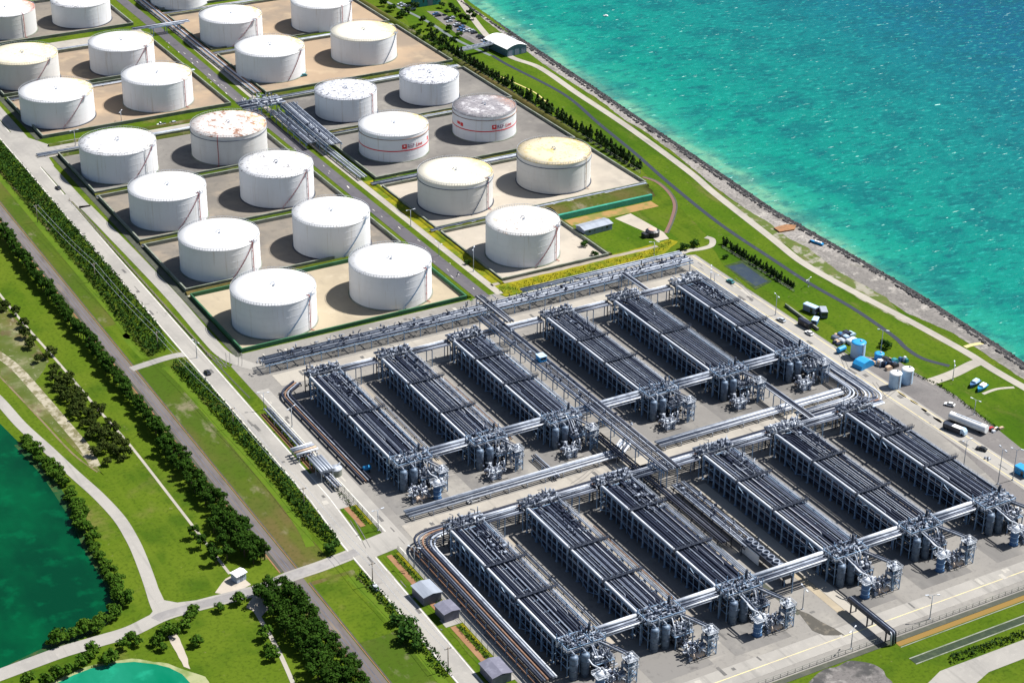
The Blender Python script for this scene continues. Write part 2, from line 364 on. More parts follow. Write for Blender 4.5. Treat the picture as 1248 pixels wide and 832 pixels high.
for i in range(len(RIN)-1):
    (x0, y0), (x1, y1) = RIN[i], RIN[i+1]
    if y0 > 1350 or y1 < 380: continue
    for k in range(int(abs(y1-y0)*9)):
        t = R.random(); u = R.random()
        x = x0+(x1-x0)*t-.3+u*7.8; y = y0+(y1-y0)*t; z = .1-u*2.9
        s = R.uniform(.35, .95); n = len(rk.v)
        for sx, sy, sz in ((-1,-1,-1),(1,-1,-1),(1,1,-1),(-1,1,-1),(-1,-1,1),(1,-1,1),(1,1,1),(-1,1,1)):
            rk.v.append((x+sx*s*R.uniform(.4,1), y+sy*s*R.uniform(.4,1), z+sz*s*R.uniform(.35,.9)))
        for q in ((4,5,6,7),(0,1,5,4),(1,2,6,5),(2,3,7,6),(3,0,4,7)): rk.face([n+i2 for i2 in q])
o = rk.build('riprap_rocks', ROCK); tag(o, 'dark grey riprap boulders along the waterline', 'rocks', kind='stuff')
# surf line streaks are left to the sea material

# lawns and fields
sheet('coast_lawn', A([(470,-6),(560,-6),(600,22),(645,62),(668,76),(705,108),(764,148),(838,200),(871,228),(940,282),(981,314),(1045,350),(1108,383),(1176,421),(1210,445),(1320,500),(1330,680),(1248,590),(1130,490),(1010,395),(885,330),(860,285),(800,225),(780,205),(700,155),(628,108),(565,68),(500,30)]), G_LAWN, .03, 'bright green coastal lawn')
#BV
sheet('beach_verge', A([(880,238),(905,262),(960,300),(1005,340),(1060,372),(1110,398),(1080,362),(1020,330),(985,302),(960,290),(935,270)]), mat('scrub_verge', (.07, .1, .015), .95, 0, [((.26, .24, .2), .09, .5, .6, .9), ((.12, .11, .04), .2, .5, .7, .6)]), .09, 'scrubby verge by the beach')
rect('rail_verge', 216.5, 535, 229, 1500, G_OLIVE, .03, 'olive mown verge')
rect('rail_verge', 216.5, 300, 234, 524, G_OLIVE, .03, 'olive mown verge')
rect('lawn_patch', 216.6, 713, 225, 752, G_BASE, .045, 'green mown patch')
rect('lawn_patch', 216.6, 483, 231, 522, G_BASE, .045, 'green mown patch')
ribbon('long_grass', [(226.2,1400),(225.5,804),(222.8,739),(223.5,715)], 3.2, G_LIGHT, .055)
ribbon('long_grass', [(228,703),(229.5,683),(230,592),(228.8,560),(226.5,545)], 3.4, G_LIGHT, .055)
ribbon('long_grass', [(230.5,520),(231.5,513),(232.5,476),(231,420),(230,380)], 3.2, G_LIGHT, .055)
ribbon('dry_verge', [(208.6,900),(208.8,600),(209,545)], 2.6, G_DRY, .04)
ribbon('soil_verge', [(208.6,520),(209,460),(209,380)], 2.2, G_DRY, .04)
sheet('west_meadow', A([(0,300),(60,372),(140,480),(230,600),(262,655),(240,645),(110,470),(0,345)]), G_BASE, .03, 'mown green strip')
sheet('dry_field', A([(0,365),(28,400),(60,440),(40,470),(100,545),(128,580),(118,572),(40,500),(0,458)]), G_DRY, .035, 'dry patchy field')
sheet('dry_field', A([(0,372),(20,390),(30,420),(10,430),(0,430)]), G_DRY, .04, 'dry patchy field')
sheet('football_field', A([(105,577),(165,568),(210,612),(272,700),(262,718),(205,735),(182,690),(160,640)]), G_BASE, .035, 'large mown field')
ribbon('sand_streak', A([(-10,425),(20,447),(50,480),(80,515),(105,545),(118,568)]), 3.2, mat('sand_pale', (.3, .27, .2), .95, 0, [((.11, .1, .04), .22, .4, .6, .9), ((.36, .33, .27), .6, .5, .7, .6)]), .045, w2=5.5)
ribbon('dirt_track', A([(-20,440),(0,459),(42,503),(88,552),(119,575)]), .8, mat('track_brown', (.16, .12, .07), .95, 0, [((.08, .09, .02), .15, .45, .62, .8)]), .05)
ribbon('sandy_path', A([(-25,325),(0,359),(34,400),(74,445),(119,498),(159,543),(219,620),(280,699)]), 1.1, ROADB, .06)
ribbon('grey_lane', A([(-30,460),(0,489),(26,518),(58,547),(90,577),(120,604),(145,631),(160,655),(170,676),(182,708),(191,736),(199,752)]), 4.6, ROADC, .08)
sheet('lane_mouth', A([(184,712),(191,712),(200,731),(216,734),(248,730),(206,752),(165,770),(186,745),(190,728)]), ROADC, .09)
# lakes
def lakemat(name, c1, c2):
    m, nt, p = nodes(name)
    c = mixrgb(nt, ramp(nt, noise(nt, .03, 4, .6, (1, .5, 1)), .4, .66), c1, c2)
    c = mixrgb(nt, mul(nt, ramp(nt, noise(nt, .12, 4), .52, .7), .4), c, tuple(v*1.7 for v in c2))
    nt.links.new(c, p.inputs['Base Color']); p.inputs['Roughness'].default_value = .3; p.inputs['Specular IOR Level'].default_value = .07
    bump(nt, p, noise(nt, .5, 4), .15, .3); return m
sheet('lake', [(-200,800)]+A([(0,516),(22,538),(56,575),(84,618),(90,628),(106,665),(132,710),(141,741),(113,766),(58,790),(0,817)])+[(-200,500)], lakemat('lake_water', (.0, .03, .0125), (.0, .058, .02)), .05, 'dark green lake')
ribbon('lake_shallows', A([(22,541),(56,578),(84,620),(92,632),(108,668),(134,712),(142,741),(113,767),(58,791),(2,818)]), 3.4, mat('murky_shallows', (.02, .06, .02), .4, 0, [((.06, .075, .025), .25, .45, .65, .9), ((.0, .05, .02), .6, .5, .7, .6)], spec=.05), .056)
sheet('pond', A([(30,850),(69,832),(90,822),(111,814),(135,808),(164,806),(190,809),(206,813),(222,821),(232,832),(240,850)]), lakemat('pond_water', (.0, .12, .06), (.01, .17, .1)), .05, 'turquoise pond')
sheet('pond_shore', A([(22,850),(60,832),(105,812),(160,802),(205,808),(226,816),(250,824),(265,850)]), mat('pale_shore', (.26, .27, .14), .95, 0, [((.1, .16, .03), .12, .4, .65, .8)]), .04, 'pale pond margin')
# roads
ribbon('lake_road', A([(-40,836),(0,822),(40,807),(79,793),(120,781),(159,769),(201,749),(251,735),(320,717),(352,703),(390,690),(421,678),(445,668),(470,658)]), 6.6, ROADC, .095)
ribbon('lake_road_surface', A([(190,755),(201,749),(251,735),(320,717),(352,703),(390,690),(421,678),(435,672)]), 4.4, mat('asphalt_worn', (.2, .19, .185), .85, 0, [((.29, .275, .26), .1, .42, .68, .8), ((.15, .145, .14), .5, .5, .75, .4)]), .12)
ribbon('service_road', [(213.2,1500),(213.5,700),(213.6,560),(213.6,300)], 4.6, ASPHM, .09, False)
for dx, w, mm in ((-2.9, .9, DITCH_SHADE), (-3.7, .5, SOIL), (2.75, .3, SOIL), (3.2, .5, DITCH_SHADE), (-1.2, .2, P_MID), (.3, .2, P_MID)):
    ribbon('road_edge', [(213.3+dx,1500),(213.5+dx,700),(213.6+dx,534.5)], w, mm, .1, False)
    ribbon('road_edge', [(213.6+dx,524),(213.6+dx,300)], w, mm, .1, False)
ribbon('crossing_lane', A([(160,450),(178,444),(200,437),(216,433),(228,432)]), 4.4, ROADC, .11)
MAINR = [(246.5,1500),(245.3,958),(244,822),(243.7,729),(243.3,640),(243,573),(241,540),(240.6,500),(239.8,450),(238.5,380)]
ribbon('main_road', MAINR, 8.2, ROADC, .1, False)
ribbon('edge_line', [(x-3.6, y) for x, y in MAINR], .3, LINE, .118, False); ribbon('edge_line', [(x+3.6, y) for x, y in MAINR], .3, LINE, .118, False)
SECR = [(256,1500),(252.6,950),(253.6,880),(255.4,776),(254.5,722),(255,702),(259,690),(266,680)]
ribbon('tank_road', SECR, 6.0, ROADC, .11)
rect('shade_strip', 258.7, 697, 262, 962, DITCH_SHADE, .115, 'dark strip of painted wall shade along the tank road'); rect('shade_strip', 258.7, 990, 262, 1130, DITCH_SHADE, .115, 'dark strip of painted wall shade along the tank road')  # bund wall's shadow painted on the ground as a dark strip
ribbon('drain', [(250.2,1000),(249.8,900),(249.4,800),(249,740),(249.2,690),(250,660)], .7, DITCH_SHADE, .06)
sheet('road_junction', A([(0,158),(20,178),(36,190),(48,204),(66,202),(58,190),(72,182),(110,172),(100,168),(58,176),(40,170),(8,160)]), ROADC, .125)
sheet('road_link', [(247,898),(254,896),(254,905),(247,909)], ROADC, .12)
# plant paving
sheet('plant_paving', [(253.6,690),(253.6,398.5),(300,397.5),(441,397),(620,396),(620,440),(500,440),(497,520),(497,690),(486,694.5),(480,693.8),(392,693),(390,698.6),(262,698.6)], PAVE, .06, 'concrete paving of the plant')
sheet('entry_lane', [(243,539),(256,541),(256,529),(243,527)], ROADC, .12)
rect('perimeter_road', 254.5, 446, 260, 664, ROADC, .1); rect('perimeter_road', 486.5, 446, 496, 690, ROADC, .1)
sheet('perimeter_road', [(254.5,446),(254.5,402),(620,402),(620,411),(264,411.5),(260,415),(260,446)], ROADC, .1)
rect('middle_road', 262, 527.5, 478, 541.5, ROADB, .1)
rect('rack_road', 266, 663, 480, 674, ROADB, .1)
rect('trunk_lane', 374.8, 405, 380, 512, ROADB, .094); rect('trunk_lane', 371.5, 405, 374.6, 505, SAND, .094)
for y in (406.3,): ribbon('centre_line', [(268,y),(600,y)], .35, LINEY, .118, False)
for x in (488.2, 494.6): ribbon('edge_line', [(x,448),(x,690)], .35, LINEY, .118, False)
ribbon('edge_line', [(255.2,450),(255.2,660)], .3, LINE, .118, False)
sheet('gravel_yard', A([(1040,432),(1095,440),(1112,452),(1165,482),(1243,545),(1330,610),(1330,700),(1248,620),(1180,556),(1115,505),(1060,462)]), YARD, .09, 'grey gravel yard')
for px, py in ((1100,481),(1114,490),(1128,501),(1143,512)):
    q = at(px, py); sheet('dark_patch', [(q.x+.8*math.cos(k*.7)*R.uniform(.8,1.1), q.y+3.0*math.sin(k*.7)*R.uniform(.8,1.1)) for k in range(9)], mat('dark_soil', (.075,.072,.07), .95, 0, [((.13,.122,.118), .6, .45, .65, .8)]), .1)
# inner road between the two tank blocks
ribbon('tank_block_road', [(388,1600),(386,1150),(384.5,1060),(383,1000),(383,893),(382.6,756),(382.6,697)], 6.8, ASPH, .1, False)
ribbon('tank_block_walk', [(397,1600),(395,1150),(393,1060),(391.5,1000),(391.5,893),(391.2,756),(391.2,697)], 3.6, ROADB, .1, False)
for k in range(46):
    y = R.uniform(700, 1130); x = 382.8+R.uniform(-3.6, 3.6)
    ribbon('lane_mark', [(x,y),(x+R.uniform(-.3,.3),y+R.uniform(1,3.5))], R.uniform(.15,.4), LINE, .118, False)
# tank compounds: (x0,x1,y0,y1,material)
COMP = [(263,374.5,700,762,SAND),(263,374.5,768.5,825,DUST),(263,374.5,831.5,894,DUST),(263,374.5,900,962,DUSTG),(263,374.5,991,1060,DUSTR),(263,374.5,1066.5,1128,DUSTR),(263,374.5,1160,1235,DUST),
        (399,458,709,771,PALEF),(399,524,777,838,PALEF),(401,524,850,917,DUSTG),(401,525,924,984,DUSTG),(401,525,999,1077,DUSTR),(401,525,1088,1166,DUSTR),(401,525,1182,1260,DUST)]
for c in COMP: rect('tank_compound_floor', c[0], c[2], c[1], c[3], c[4], .07, 'bare floor of a tank compound')
for i, (x0, x1, y0, y1) in enumerate([(262,376,763.2,764.6),(262,376,825.9,828),(262,376,894.8,897.4),(250,382,962,975),(262,376,1060.8,1064),(262,376,1129,1150),(397,526,839,846),(397,526,917.8,921),(397,526,985,993),(397,526,1078,1084),(397,526,1167,1177)]):
    rect('compound_lane', x0, y0, x1, y1, ROADB, .094)
sheet('yellow_verge', [(392,694),(480,695.5),(498,707),(496,711),(392,705.5)], G_YEL, .09, 'yellow flowering verge')
rect('verge_path', 392, 706, 486, 708.6, mat('path_brown', (.27, .235, .19), .9, 0, [((.2, .17, .14), .2, .45, .7, .7)]), .1)
rect('block_verge', 393.2, 700, 398.6, 850, G_YEL, .085)
rect('block_verge', 375.5, 697, 377.2, 960, G_LIGHT, .085)
rect('yard_lawn', 461, 709, 500, 757, G_LAWN, .075); rect('yard_soil', 461.5, 748.5, 514, 756, mat('soil_orange', (.28, .17, .06), .95, 0, [((.14, .15, .03), .12, .45, .6, .8)]), .085)
sheet('yard_pad', [(485.5,746),(496,747.5),(498,720),(496,712),(489,712),(490,725)], PALEF, .095)
sheet('bank_slope', [(399,839),(515,838),(516,759),(460,759),(460,776),(525,776),(525,838)][2:6], G_OLIVE, .06)
ribbon('drain_channel', A([(600,68),(620,80),(687,115),(730,151),(774,187),(815,223),(876,272),(940,315),(986,345),(1040,376),(1088,409),(1104,424),(1125,437),(1157,446)]), 2.3, mat('channel_dark', (.02, .025, .04), .6, 0, [((.06, .07, .09), .3, .6, .7, .6)]), .08)
ribbon('coast_road', A([(560,0),(590,40),(620,68),(658,83),(705,115),(764,154),(838,208),(871,236),(940,290),(981,322),(1045,358),(1108,391),(1150,414),(1182,432),(1210,450),(1248,472),(1320,512)]), 4.3, ROADB, .1)
ribbon('coast_spur', A([(1197,440),(1185,444),(1165,454),(1150,460),(1132,466)]), 5.5, ROADB, .105)
ribbon('lawn_path', A([(555,66),(590,85),(620,98),(650,112),(665,124),(668,132)]), .9, mat('path_yellow', (.5, .42, .16), .9), .09)
ribbon('beach_spur', A([(1176,423),(1186,420),(1199,418)]), 2.2, mat('sand_yellow', (.5, .42, .2), .9), .115)
ribbon('lawn_path', A([(1198,480),(1215,474),(1236,472)]), 1.6, ROADB, .09)
ribbon('looping_path', A([(825,312),(838,306),(856,303),(867,299),(868,292),(860,289)]), 3.2, ROADB, .1)
sheet('pond_bank', A([(883,324),(905,317),(941,343),(921,353)]), mat('bank_dark', (.02,.04,.01), .95, 0, [((.06,.08,.02), .4, .45, .7, .7)]), .082)
sheet('pond_court', A([(887,325),(905,321),(936,343),(921,349)]), mat('court_water', (.028, .04, .055), .25, 0, [((.05, .065, .055), .2, .45, .7, .7)]), .09, 'small dark settling pond')
ribbon('brown_path', A([(783,216),(800,222),(815,235),(822,250),(818,268),(811,284)]), 1.6, mat('path_rust', (.15, .085, .07), .9), .1)
ribbon('path_edge', offset(A([(783,216),(800,222),(815,235),(822,250),(818,268),(811,284)]), -1.2), .9, DITCH_SHADE, .103)
sheet('car_park', A([(520,14),(535,14),(575,35),(600,56),(590,60),(560,44)]), YARD, .085)
ribbon('west_channel', A([(470,2),(520,26),(555,48),(598,68)]), 2.4, mat('channel_grey', (.12, .14, .14), .7, 0, [((.2, .22, .2), .2, .45, .7, .6)]), .08)
# bottom right belt outside the plant
rect('belt_ditch', 300, 395.0, 640, 397.2, DITCH_SHADE, .1); rect('soil_belt', 378, 392.6, 640, 394.9, mat('soil_ochre', (.2, .125, .03), .95, 0, [((.2, .12, .03), .2, .4, .7, .7)]), .09)
rect('belt_path', 378, 391.8, 640, 392.2, BUNDC, .095)
rect('belt_drain', 376.4, 382.6, 640, 385.2, mat('drain_green', (.016, .03, .014), .8, 0, [((.04, .06, .025), .3, .45, .7, .7)]), .08)
for y in (385.6, 382.2): rect('drain_kerb', 376.4, y-.25, 640, y+.25, BUNDC, .1)
sheet('rubble_ground', [tuple(q) for q in smooth_path(A([(965,860),(985,832),(1003,816),(1020,812),(1034,805),(1050,806),(1064,809),(1076,816),(1080,824),(1088,832),(1086,845),(1095,860)]), 5)], MUD, .08)
ribbon('trench', A([(872,664),(900,690),(930,713),(958,735),(975,748)]), 2.4, DITCH_SHADE, .112)
sheet('open_pit', A([(970,742),(986,748),(1000,757),(1016,765),(1030,774),(1004,774),(990,768)]), mat('pit_earth', (.07, .065, .055), .95, 0, [((.16, .14, .11), .4, .5, .7, .8)]), .116)
sheet('corner_road', [(362,366),(370,371),(381,375.3),(640,373.5),(640,366),(395,367),(380,362),(365,340),(350,340)], ROADC, .1)
def patches(name, boxes, m, z, n, smax, label):
    b = MB()
    for _ in range(n):
        x0, y0, x1, y1 = R.choice(boxes); x = R.uniform(x0, x1); y = R.uniform(y0, y1); w = R.uniform(.4, smax)*.6; h = R.uniform(.8, smax*2)
        if x+w > x1 or y+h > y1: continue
        k = len(b.v); j = R.uniform(0, .004); b.v += [(x, y, z+j), (x+w, y, z+j), (x+w+R.uniform(-.2, .2), y+h, z+j), (x+R.uniform(-.2, .2), y+h, z+j)]; b.face([k, k+1, k+2, k+3])
    o = b.build(name, m); o['kind'] = 'structure'; o['label'] = label
PB = [(256,403,600,410),(487,450,495,685),(262,529,476,541),(255,450,259,660),(240,400,246,900),(266,664,478,673),(265,686,390,696),(386,405,480,412),(300,404,372,436)]
patches('repair_patch', PB, mat('patch_dark', (.1, .097, .093), .9, 0, [((.16, .152, .14), .6, .45, .7, .7)]), .121, 150, 3.2, 'dark repair patches in the paving')
patches('slab_patch', PB, mat('patch_pale', (.36, .34, .3), .9, 0, [((.28, .265, .24), .6, .45, .7, .7)]), .127, 90, 4.0, 'pale newer slabs in the paving')
for k in range(16):
    x, y = R.choice([(248,533),(300,407),(420,407),(480,530),(490,560),(330,534),(410,534),(258,600),(490,640),(252,690)]); x += R.uniform(-6, 6); y += R.uniform(-2, 2); a = R.uniform(-.5, .5)+(PI/2 if x > 484 or x < 260 else 0); L = R.uniform(8, 20)
    for s in (-.8, .8): ribbon('tyre_track', [(x-s*math.sin(a), y+s*math.cos(a)), (x-s*math.sin(a)+L*.5*math.cos(a), y+s*math.cos(a)+L*.5*math.sin(a)+.6), (x-s*math.sin(a)+L*math.cos(a), y+s*math.cos(a)+L*math.sin(a)+2.2)], .26, mat('tyre_mark', (.13, .125, .12), .9), .134+.0006*k)
# planted strips along the west side of the plant
for y0, y1 in ((548,645),(482,526),(452,476)):
    rect('planted_soil', 248.3, y0, 250.4, y1, SOIL, .09); rect('strip_lawn', 246.9, y0, 248.2, y1, G_LAWN, .085); rect('strip_yellow', 252.3, y0, 253.4, y1, G_YEL, .09)
rect('shed_apron', 247, 476.5, 253.4, 481.5, ROADC, .09); rect('shed_apron', 247, 440, 254, 451.5, ROADC, .09); rect('shed_apron', 246.5, 563, 254, 592, ROADC, .105)
sheet('park_clearing', A([(300,740),(312,722),(330,718),(335,735),(318,752)]), PALEF, .075)
ribbon('park_path', A([(312,745),(322,762),(338,790),(352,820),(362,845)]), 1.5, ROADB, .085)
sheet('park_clearing', A([(205,775),(215,772),(224,790),(232,815),(224,812),(212,790)]), PALEF, .075)
sheet('shed_clearing', A([(262,722),(275,705),(290,697),(306,712),(282,726)]), PALEF, .07)
# ------------------------------------------------------------------ storage tanks
def roofmat(name, base, specks=0, speck_c=(.1,.09,.09), stain=0, stain_c=(.35,.14,.05), rim=0, rim_c=(.55,.42,.1), seed=0):
    m, nt, p = nodes(name); col = base
    c = mixrgb(nt, mul(nt, ramp(nt, noise(nt, .25, 4, .6, None, seed), .45, .75), .18), col, tuple(v*.75 for v in base))
    if stain:
        c = mixrgb(nt, mul(nt, ramp(nt, noise(nt, .21, 9, .78, (1, .6, 1), seed+1), .64-stain*.24, .7-stain*.18), .95), c, stain_c)
    if rim:   # weathering that gathers towards the rim on one side of the roof
        tc = nt.nodes.new('ShaderNodeTexCoord'); sp = nt.nodes.new('ShaderNodeSeparateXYZ'); nt.links.new(tc.outputs['Object'], sp.inputs[0])
        f = mul(nt, mul(nt, ramp(nt, sp.outputs[0], 7, 18), .8), ramp(nt, noise(nt, .45, 8, .78, (1, .7, 1), seed+4), .58-rim*.25, .66-rim*.16))
        c = mixrgb(nt, f, c, rim_c)
    if specks:
        s = mul(nt, ramp(nt, noise(nt, .5, 4, .65, (1, 1.8, 1), seed+2), .64-specks*.1, .67-specks*.09), ramp(nt, noise(nt, .1, 3, .6, None, seed+3), .5-specks*.24, .6-specks*.16))
        c = mixrgb(nt, mul(nt, s, .9), c, speck_c)
    nt.links.new(c, p.inputs['Base Color']); p.inputs['Roughness'].default_value = .6; p.inputs['Specular IOR Level'].default_value = .25
    return m
SHELL = mat('tank_shell', (.7, .71, .725), .5, 0, [((.62, .62, .61), .12, .48, .72, .5, (1, 1, .25)), ((.48, .43, .36), .7, .57, .72, .5, (1, 1, .05)), ((.36, .24, .15), 1.5, .64, .74, .5, (1, 1, .04))], spec=.3)
SHELLW = mat('tank_shell_worn', (.6, .595, .575), .55, 0, [((.52, .5, .47), .15, .46, .72, .6, (1, 1, .2)), ((.42, .36, .28), .8, .62, .78, .45, (1, 1, .06))], spec=.3)
CR = (.62, .56, .42); WH = (.66, .66, .665)
RF = dict(
 clean=roofmat('roof_clean', WH), clean2=roofmat('roof_clean_worn', (.64,.64,.64), .45, (.3,.27,.24), rim=.25, rim_c=(.4,.34,.26), seed=2),
 yrim=roofmat('roof_yellow_rim', WH, .05, rim=.75, rim_c=(.5,.36,.1), seed=3), speck=roofmat('roof_speckled', (.62,.62,.63), .85, (.16,.15,.15), rim=.35, rim_c=(.55,.47,.25), seed=5),
 dark=roofmat('roof_dark_specks', (.58,.59,.62), 1.1, (.1,.1,.13), .25, (.25,.25,.29), .3, (.6,.5,.25), 6), rust=roofmat('roof_rusty', (.6,.56,.53), .6, (.25,.09,.05), .55, (.22,.1,.055), .6, (.5,.27,.07), 8),
 cream=roofmat('roof_cream', CR, .3, (.25,.17,.08), .3, (.6,.5,.27), .5, (.58,.42,.12), 9), cream2=roofmat('roof_pale_cream', (.64,.6,.5), .25, (.3,.2,.1), 0, rim=.95, rim_c=(.6,.42,.13), seed=11),
 yellow=roofmat('roof_yellow', (.56,.48,.33), .5, (.22,.15,.06), .45, (.5,.38,.14), .6, (.45,.27,.08), 12), grey=roofmat('roof_grey_mottled', (.24,.225,.235), 1.0, (.14,.13,.15), .6, (.5,.49,.5), .8, (.3,.14,.08), 13),
 orange=roofmat('roof_orange_patch', (.63,.62,.6), .6, (.2,.14,.1), .35, (.62,.45,.33), .4, (.6,.52,.38), 14), redend=roofmat('roof_red_patch', WH, .15, rim=1.0, rim_c=(.4,.1,.03), seed=16))
def text_faces(txt, size):
    cu = bpy.data.curves.new('lettering_curve', 'FONT'); cu.body = txt; cu.size = size; cu.resolution_u = 2; cu.offset = .035
    o = bpy.data.objects.new('lettering_curve', cu); COL.objects.link(o)
    dg = bpy.context.evaluated_depsgraph_get(); dg.update()
    me = o.evaluated_get(dg).to_mesh(); vs = [tuple(v.co) for v in me.vertices]; fs = [list(p.vertices) for p in me.polygons]
    o.evaluated_get(dg).to_mesh_clear(); bpy.data.objects.remove(o); bpy.data.curves.remove(cu)
    return vs, fs
def arc_box(b, r, a0, a1, z0, z1, t=.06, n=8):
    """curved plate on a cylinder of radius r"""
    base = len(b.v)
    for k in range(n+1):
        a = a0+(a1-a0)*k/n
        for rr, z in ((r+.02,z0),(r+t,z0),(r+t,z1),(r+.02,z1)): b.v.append((rr*math.cos(a), rr*math.sin(a), z))
    for k in range(n):
        for j in range(4):
            i = base+k*4; b.face([i+j, i+4+j, i+4+(j+1)%4, i+(j+1)%4])
    b.face([base+3, base+2, base+1, base]); e = base+n*4; b.face([e, e+1, e+2, e+3])
def tank(x, y, D, h, label, roof='clean', shell=SHELL, stair=(-100,-54), rail=RED, pipe=-58, girder=False, marks=False, pipec=RED, rd=.9):
    t = thing('storage_tank', label, 'storage tank', (x, y, .08), 0, 'white storage tanks of the tank farm')
    r = D/2; N = 72
    b = MB(); b.lathe([(r, 0), (r, h*.2), (r, h*.4), (r, h*.6), (r, h*.8), (r, h)], N, caps=False); b.build('shell', shell, t)
    b = MB(); b.lathe([(r+.55, 0), (r+.55, .35), (r+.05, .4)], N, caps=False, smooth=False); b.build('base_ring', STEELD if R.random()<.6 else BUNDC, t)
    b = MB(); b.lathe([(r+.14, h-.28), (r+.14, h+.03), (r*.66, h+rd*.42), (r*.33, h+rd*.75), (.05, h+rd)], N, caps=False); ro = b.build('roof', RF[roof], t)
    b = MB()   # seam rings
    for q in (.2, .4, .6, .8): b.lathe([(r+.004, h*q-.09), (r+.045, h*q-.09), (r+.045, h*q+.09), (r+.004, h*q+.09)], N, caps=False, smooth=False)
    b.build('weld_ring', shell, t)
    b = MB()   # rim handrail
    for k in range(0, 88):
        a = 2*PI*k/88; cx, sy = math.cos(a)*(r-.1), math.sin(a)*(r-.1); b.bar((cx, sy, h), (cx, sy, h+1.05), .13)
    b.lathe([(r-.16, h+1.0), (r-.04, h+1.0), (r-.04, h+1.12), (r-.16, h+1.12), (r-.16, h+1.0)], N, caps=False, smooth=False)
    b.build('rim_handrail', STEEL, t)
    b = MB()   # gooseneck vent with its little guard rail near the middle
    pts = [(.4+.9*math.cos(q), 1.0+.9*math.sin(q), h+rd+.55+.25*math.sin(q*.5)) for q in [i*PI/7 for i in range(-2, 9)]]
    b.tube(pts, .17, 6); b.bar((1.1, .3, h+rd-.1), (1.1, .3, h+rd+.6), .16); b.bar((-.4, 1.2, h+rd-.1), (-.4, 1.2, h+rd+.6), .16); b.box(-.5, -1.2, h+rd-.15, .4, -.4, h+rd+.55)
    b.build('roof_vent', P_LIGHT, t)
    if stair:
        a0, a1 = [math.radians(q) for q in stair]; n = 26; b = MB(); hr = MB()
        P = [((r+.5)*math.cos(a0+(a1-a0)*k/n), (r+.5)*math.sin(a0+(a1-a0)*k/n), .3+(h+.2)*k/n) for k in range(n+1)]
        for k in range(n): b.bar(P[k], P[k+1], .42, .12)
        b.bar((P[0][0], P[0][1], 0), P[0], .2)
        so = b.build('stairway', STEEL if rail is RED else FRAME, t)
        for k in range(n):
            p, q = Vector(P[k]), Vector(P[k+1]); u = p.normalized(); u.z = 0; u = u*.42
            hr.bar(p+u+Vector((0,0,1)), q+u+Vector((0,0,1)), .13)
            if k % 2 == 0: hr.bar(p+u, p+u+Vector((0,0,1)), .1)
        hr.build('stair_handrail', rail, so)
        b = MB(); pa = a1+.03; c, s_ = math.cos(pa), math.sin(pa)
        b.box(-1, -1, 0, 1, 1, .12)
        for sx, sy in ((-1,-1),(1,-1),(1,1),(-1,1)): b.bar((sx*.95, sy*.95, 0), (sx*.95, sy*.95, 1.1), .12)
        for q in (((-1,-1),(1,-1)),((1,-1),(1,1)),((-1,1),(-1,-1))): b.bar((*q[0], 1.1), (*q[1], 1.1), .12)
        b.build('stair_landing', STEEL, t, ((r+.3)*c, (r+.3)*s_, h+.1), pa)
        b = MB()   # walkway rail over the roof
        for k in range(9):
            q = r*(.97-.08*k); zz = h+rd*(1-q/r)
            b.bar((q*math.cos(a1), q*math.sin(a1), zz), (q*math.cos(a1), q*math.sin(a1), zz+.8), .09)
        b.bar((r*.97*math.cos(a1), r*.97*math.sin(a1), h+.85), (r*.33*math.cos(a1), r*.33*math.sin(a1), h+rd*.67+.8), .1); b.build('roof_walkway_rail', P_MID, t)
    if pipe is not None:
        a = math.radians(pipe); c, s_ = math.cos(a), math.sin(a); b = MB()
        b.tube(fillet([((r-1.6)*c, (r-1.6)*s_, h+.55), ((r+.45)*c, (r+.45)*s_, h+.5), ((r+.45)*c, (r+.45)*s_, .5), ((r+2.4)*c, (r+2.4)*s_, .4)], .5, 3), .17, 6)
        for q in (.25, .5, .75): b.bar((r*c, r*s_, h*q), ((r+.5)*c, (r+.5)*s_, h*q), .2)
        b.build('foam_pipe', pipec, t)
    if girder:
        b = MB(); b.lathe([(r+.01, h*.86-.12), (r+.32, h*.86-.12), (r+.32, h*.86+.12), (r+.01, h*.86+.12)], N, caps=False, smooth=False); b.build('wind_girder', P_MID if not marks else P_RUST, t)
    if marks:
        b = MB(); b.lathe([(r+.01, h*.43-.3), (r+.06, h*.43-.3), (r+.06, h*.43+.3), (r+.01, h*.43+.3)], N, caps=False, smooth=False); b.build('red_band', REDM, t)
        ac = math.radians(marks); e = MB(); a0 = ac-2.9/r
        arc_box(e, r, a0-4.6/r, a0-1.9/r, h*.5, h*.5+2.6); e.build('emblem', REDM, t)
        e = MB(); arc_box(e, r+.06, a0-3.7/r, a0-2.8/r, h*.5+1.2, h*.5+2.0, .05, 4); e.build('emblem_inset', WHITE, t)
        vs, fs = text_faces('REF', 3.0); vs2, fs2 = text_faces('Line', 3.0)
        for VS, FS, off, mm in ((vs, fs, 0, NAVY), (vs2, fs2, 5.6, REDM)):
            e = MB(); rr = r+.1; e.v = [(rr*math.cos(a0+(vx*.95+off-1.6)/r), rr*math.sin(a0+(vx*.95+off-1.6)/r), h*.5+.2+vy) for vx, vy, _ in VS]; e.f = FS; e.sm = [False]*len(FS); e.mi = [0]*len(FS)
            e.build('lettering', mm, t)
        e = MB(); aa = ac
        aa = math.radians(-42) if marks == -80 else math.radians(-163)
        arc_box(e, r, aa-1.0/r, aa+1.0/r, h*.52, h*.52+2.1); e.build('round_emblem', REDM, t)
        if marks == -81: e = MB(); arc_box(e, r, aa-4.0/r, aa-1.3/r, h*.56, h*.56+1.6); e.build('round_emblem', REDM, t)
    return t
W = 'in the column nearest the left road'
tank(287.7,721.8,38.6,16.9,'white tank at the front left corner of the tank farm, cleanest roof, blue stair','clean',rail=FRAME)
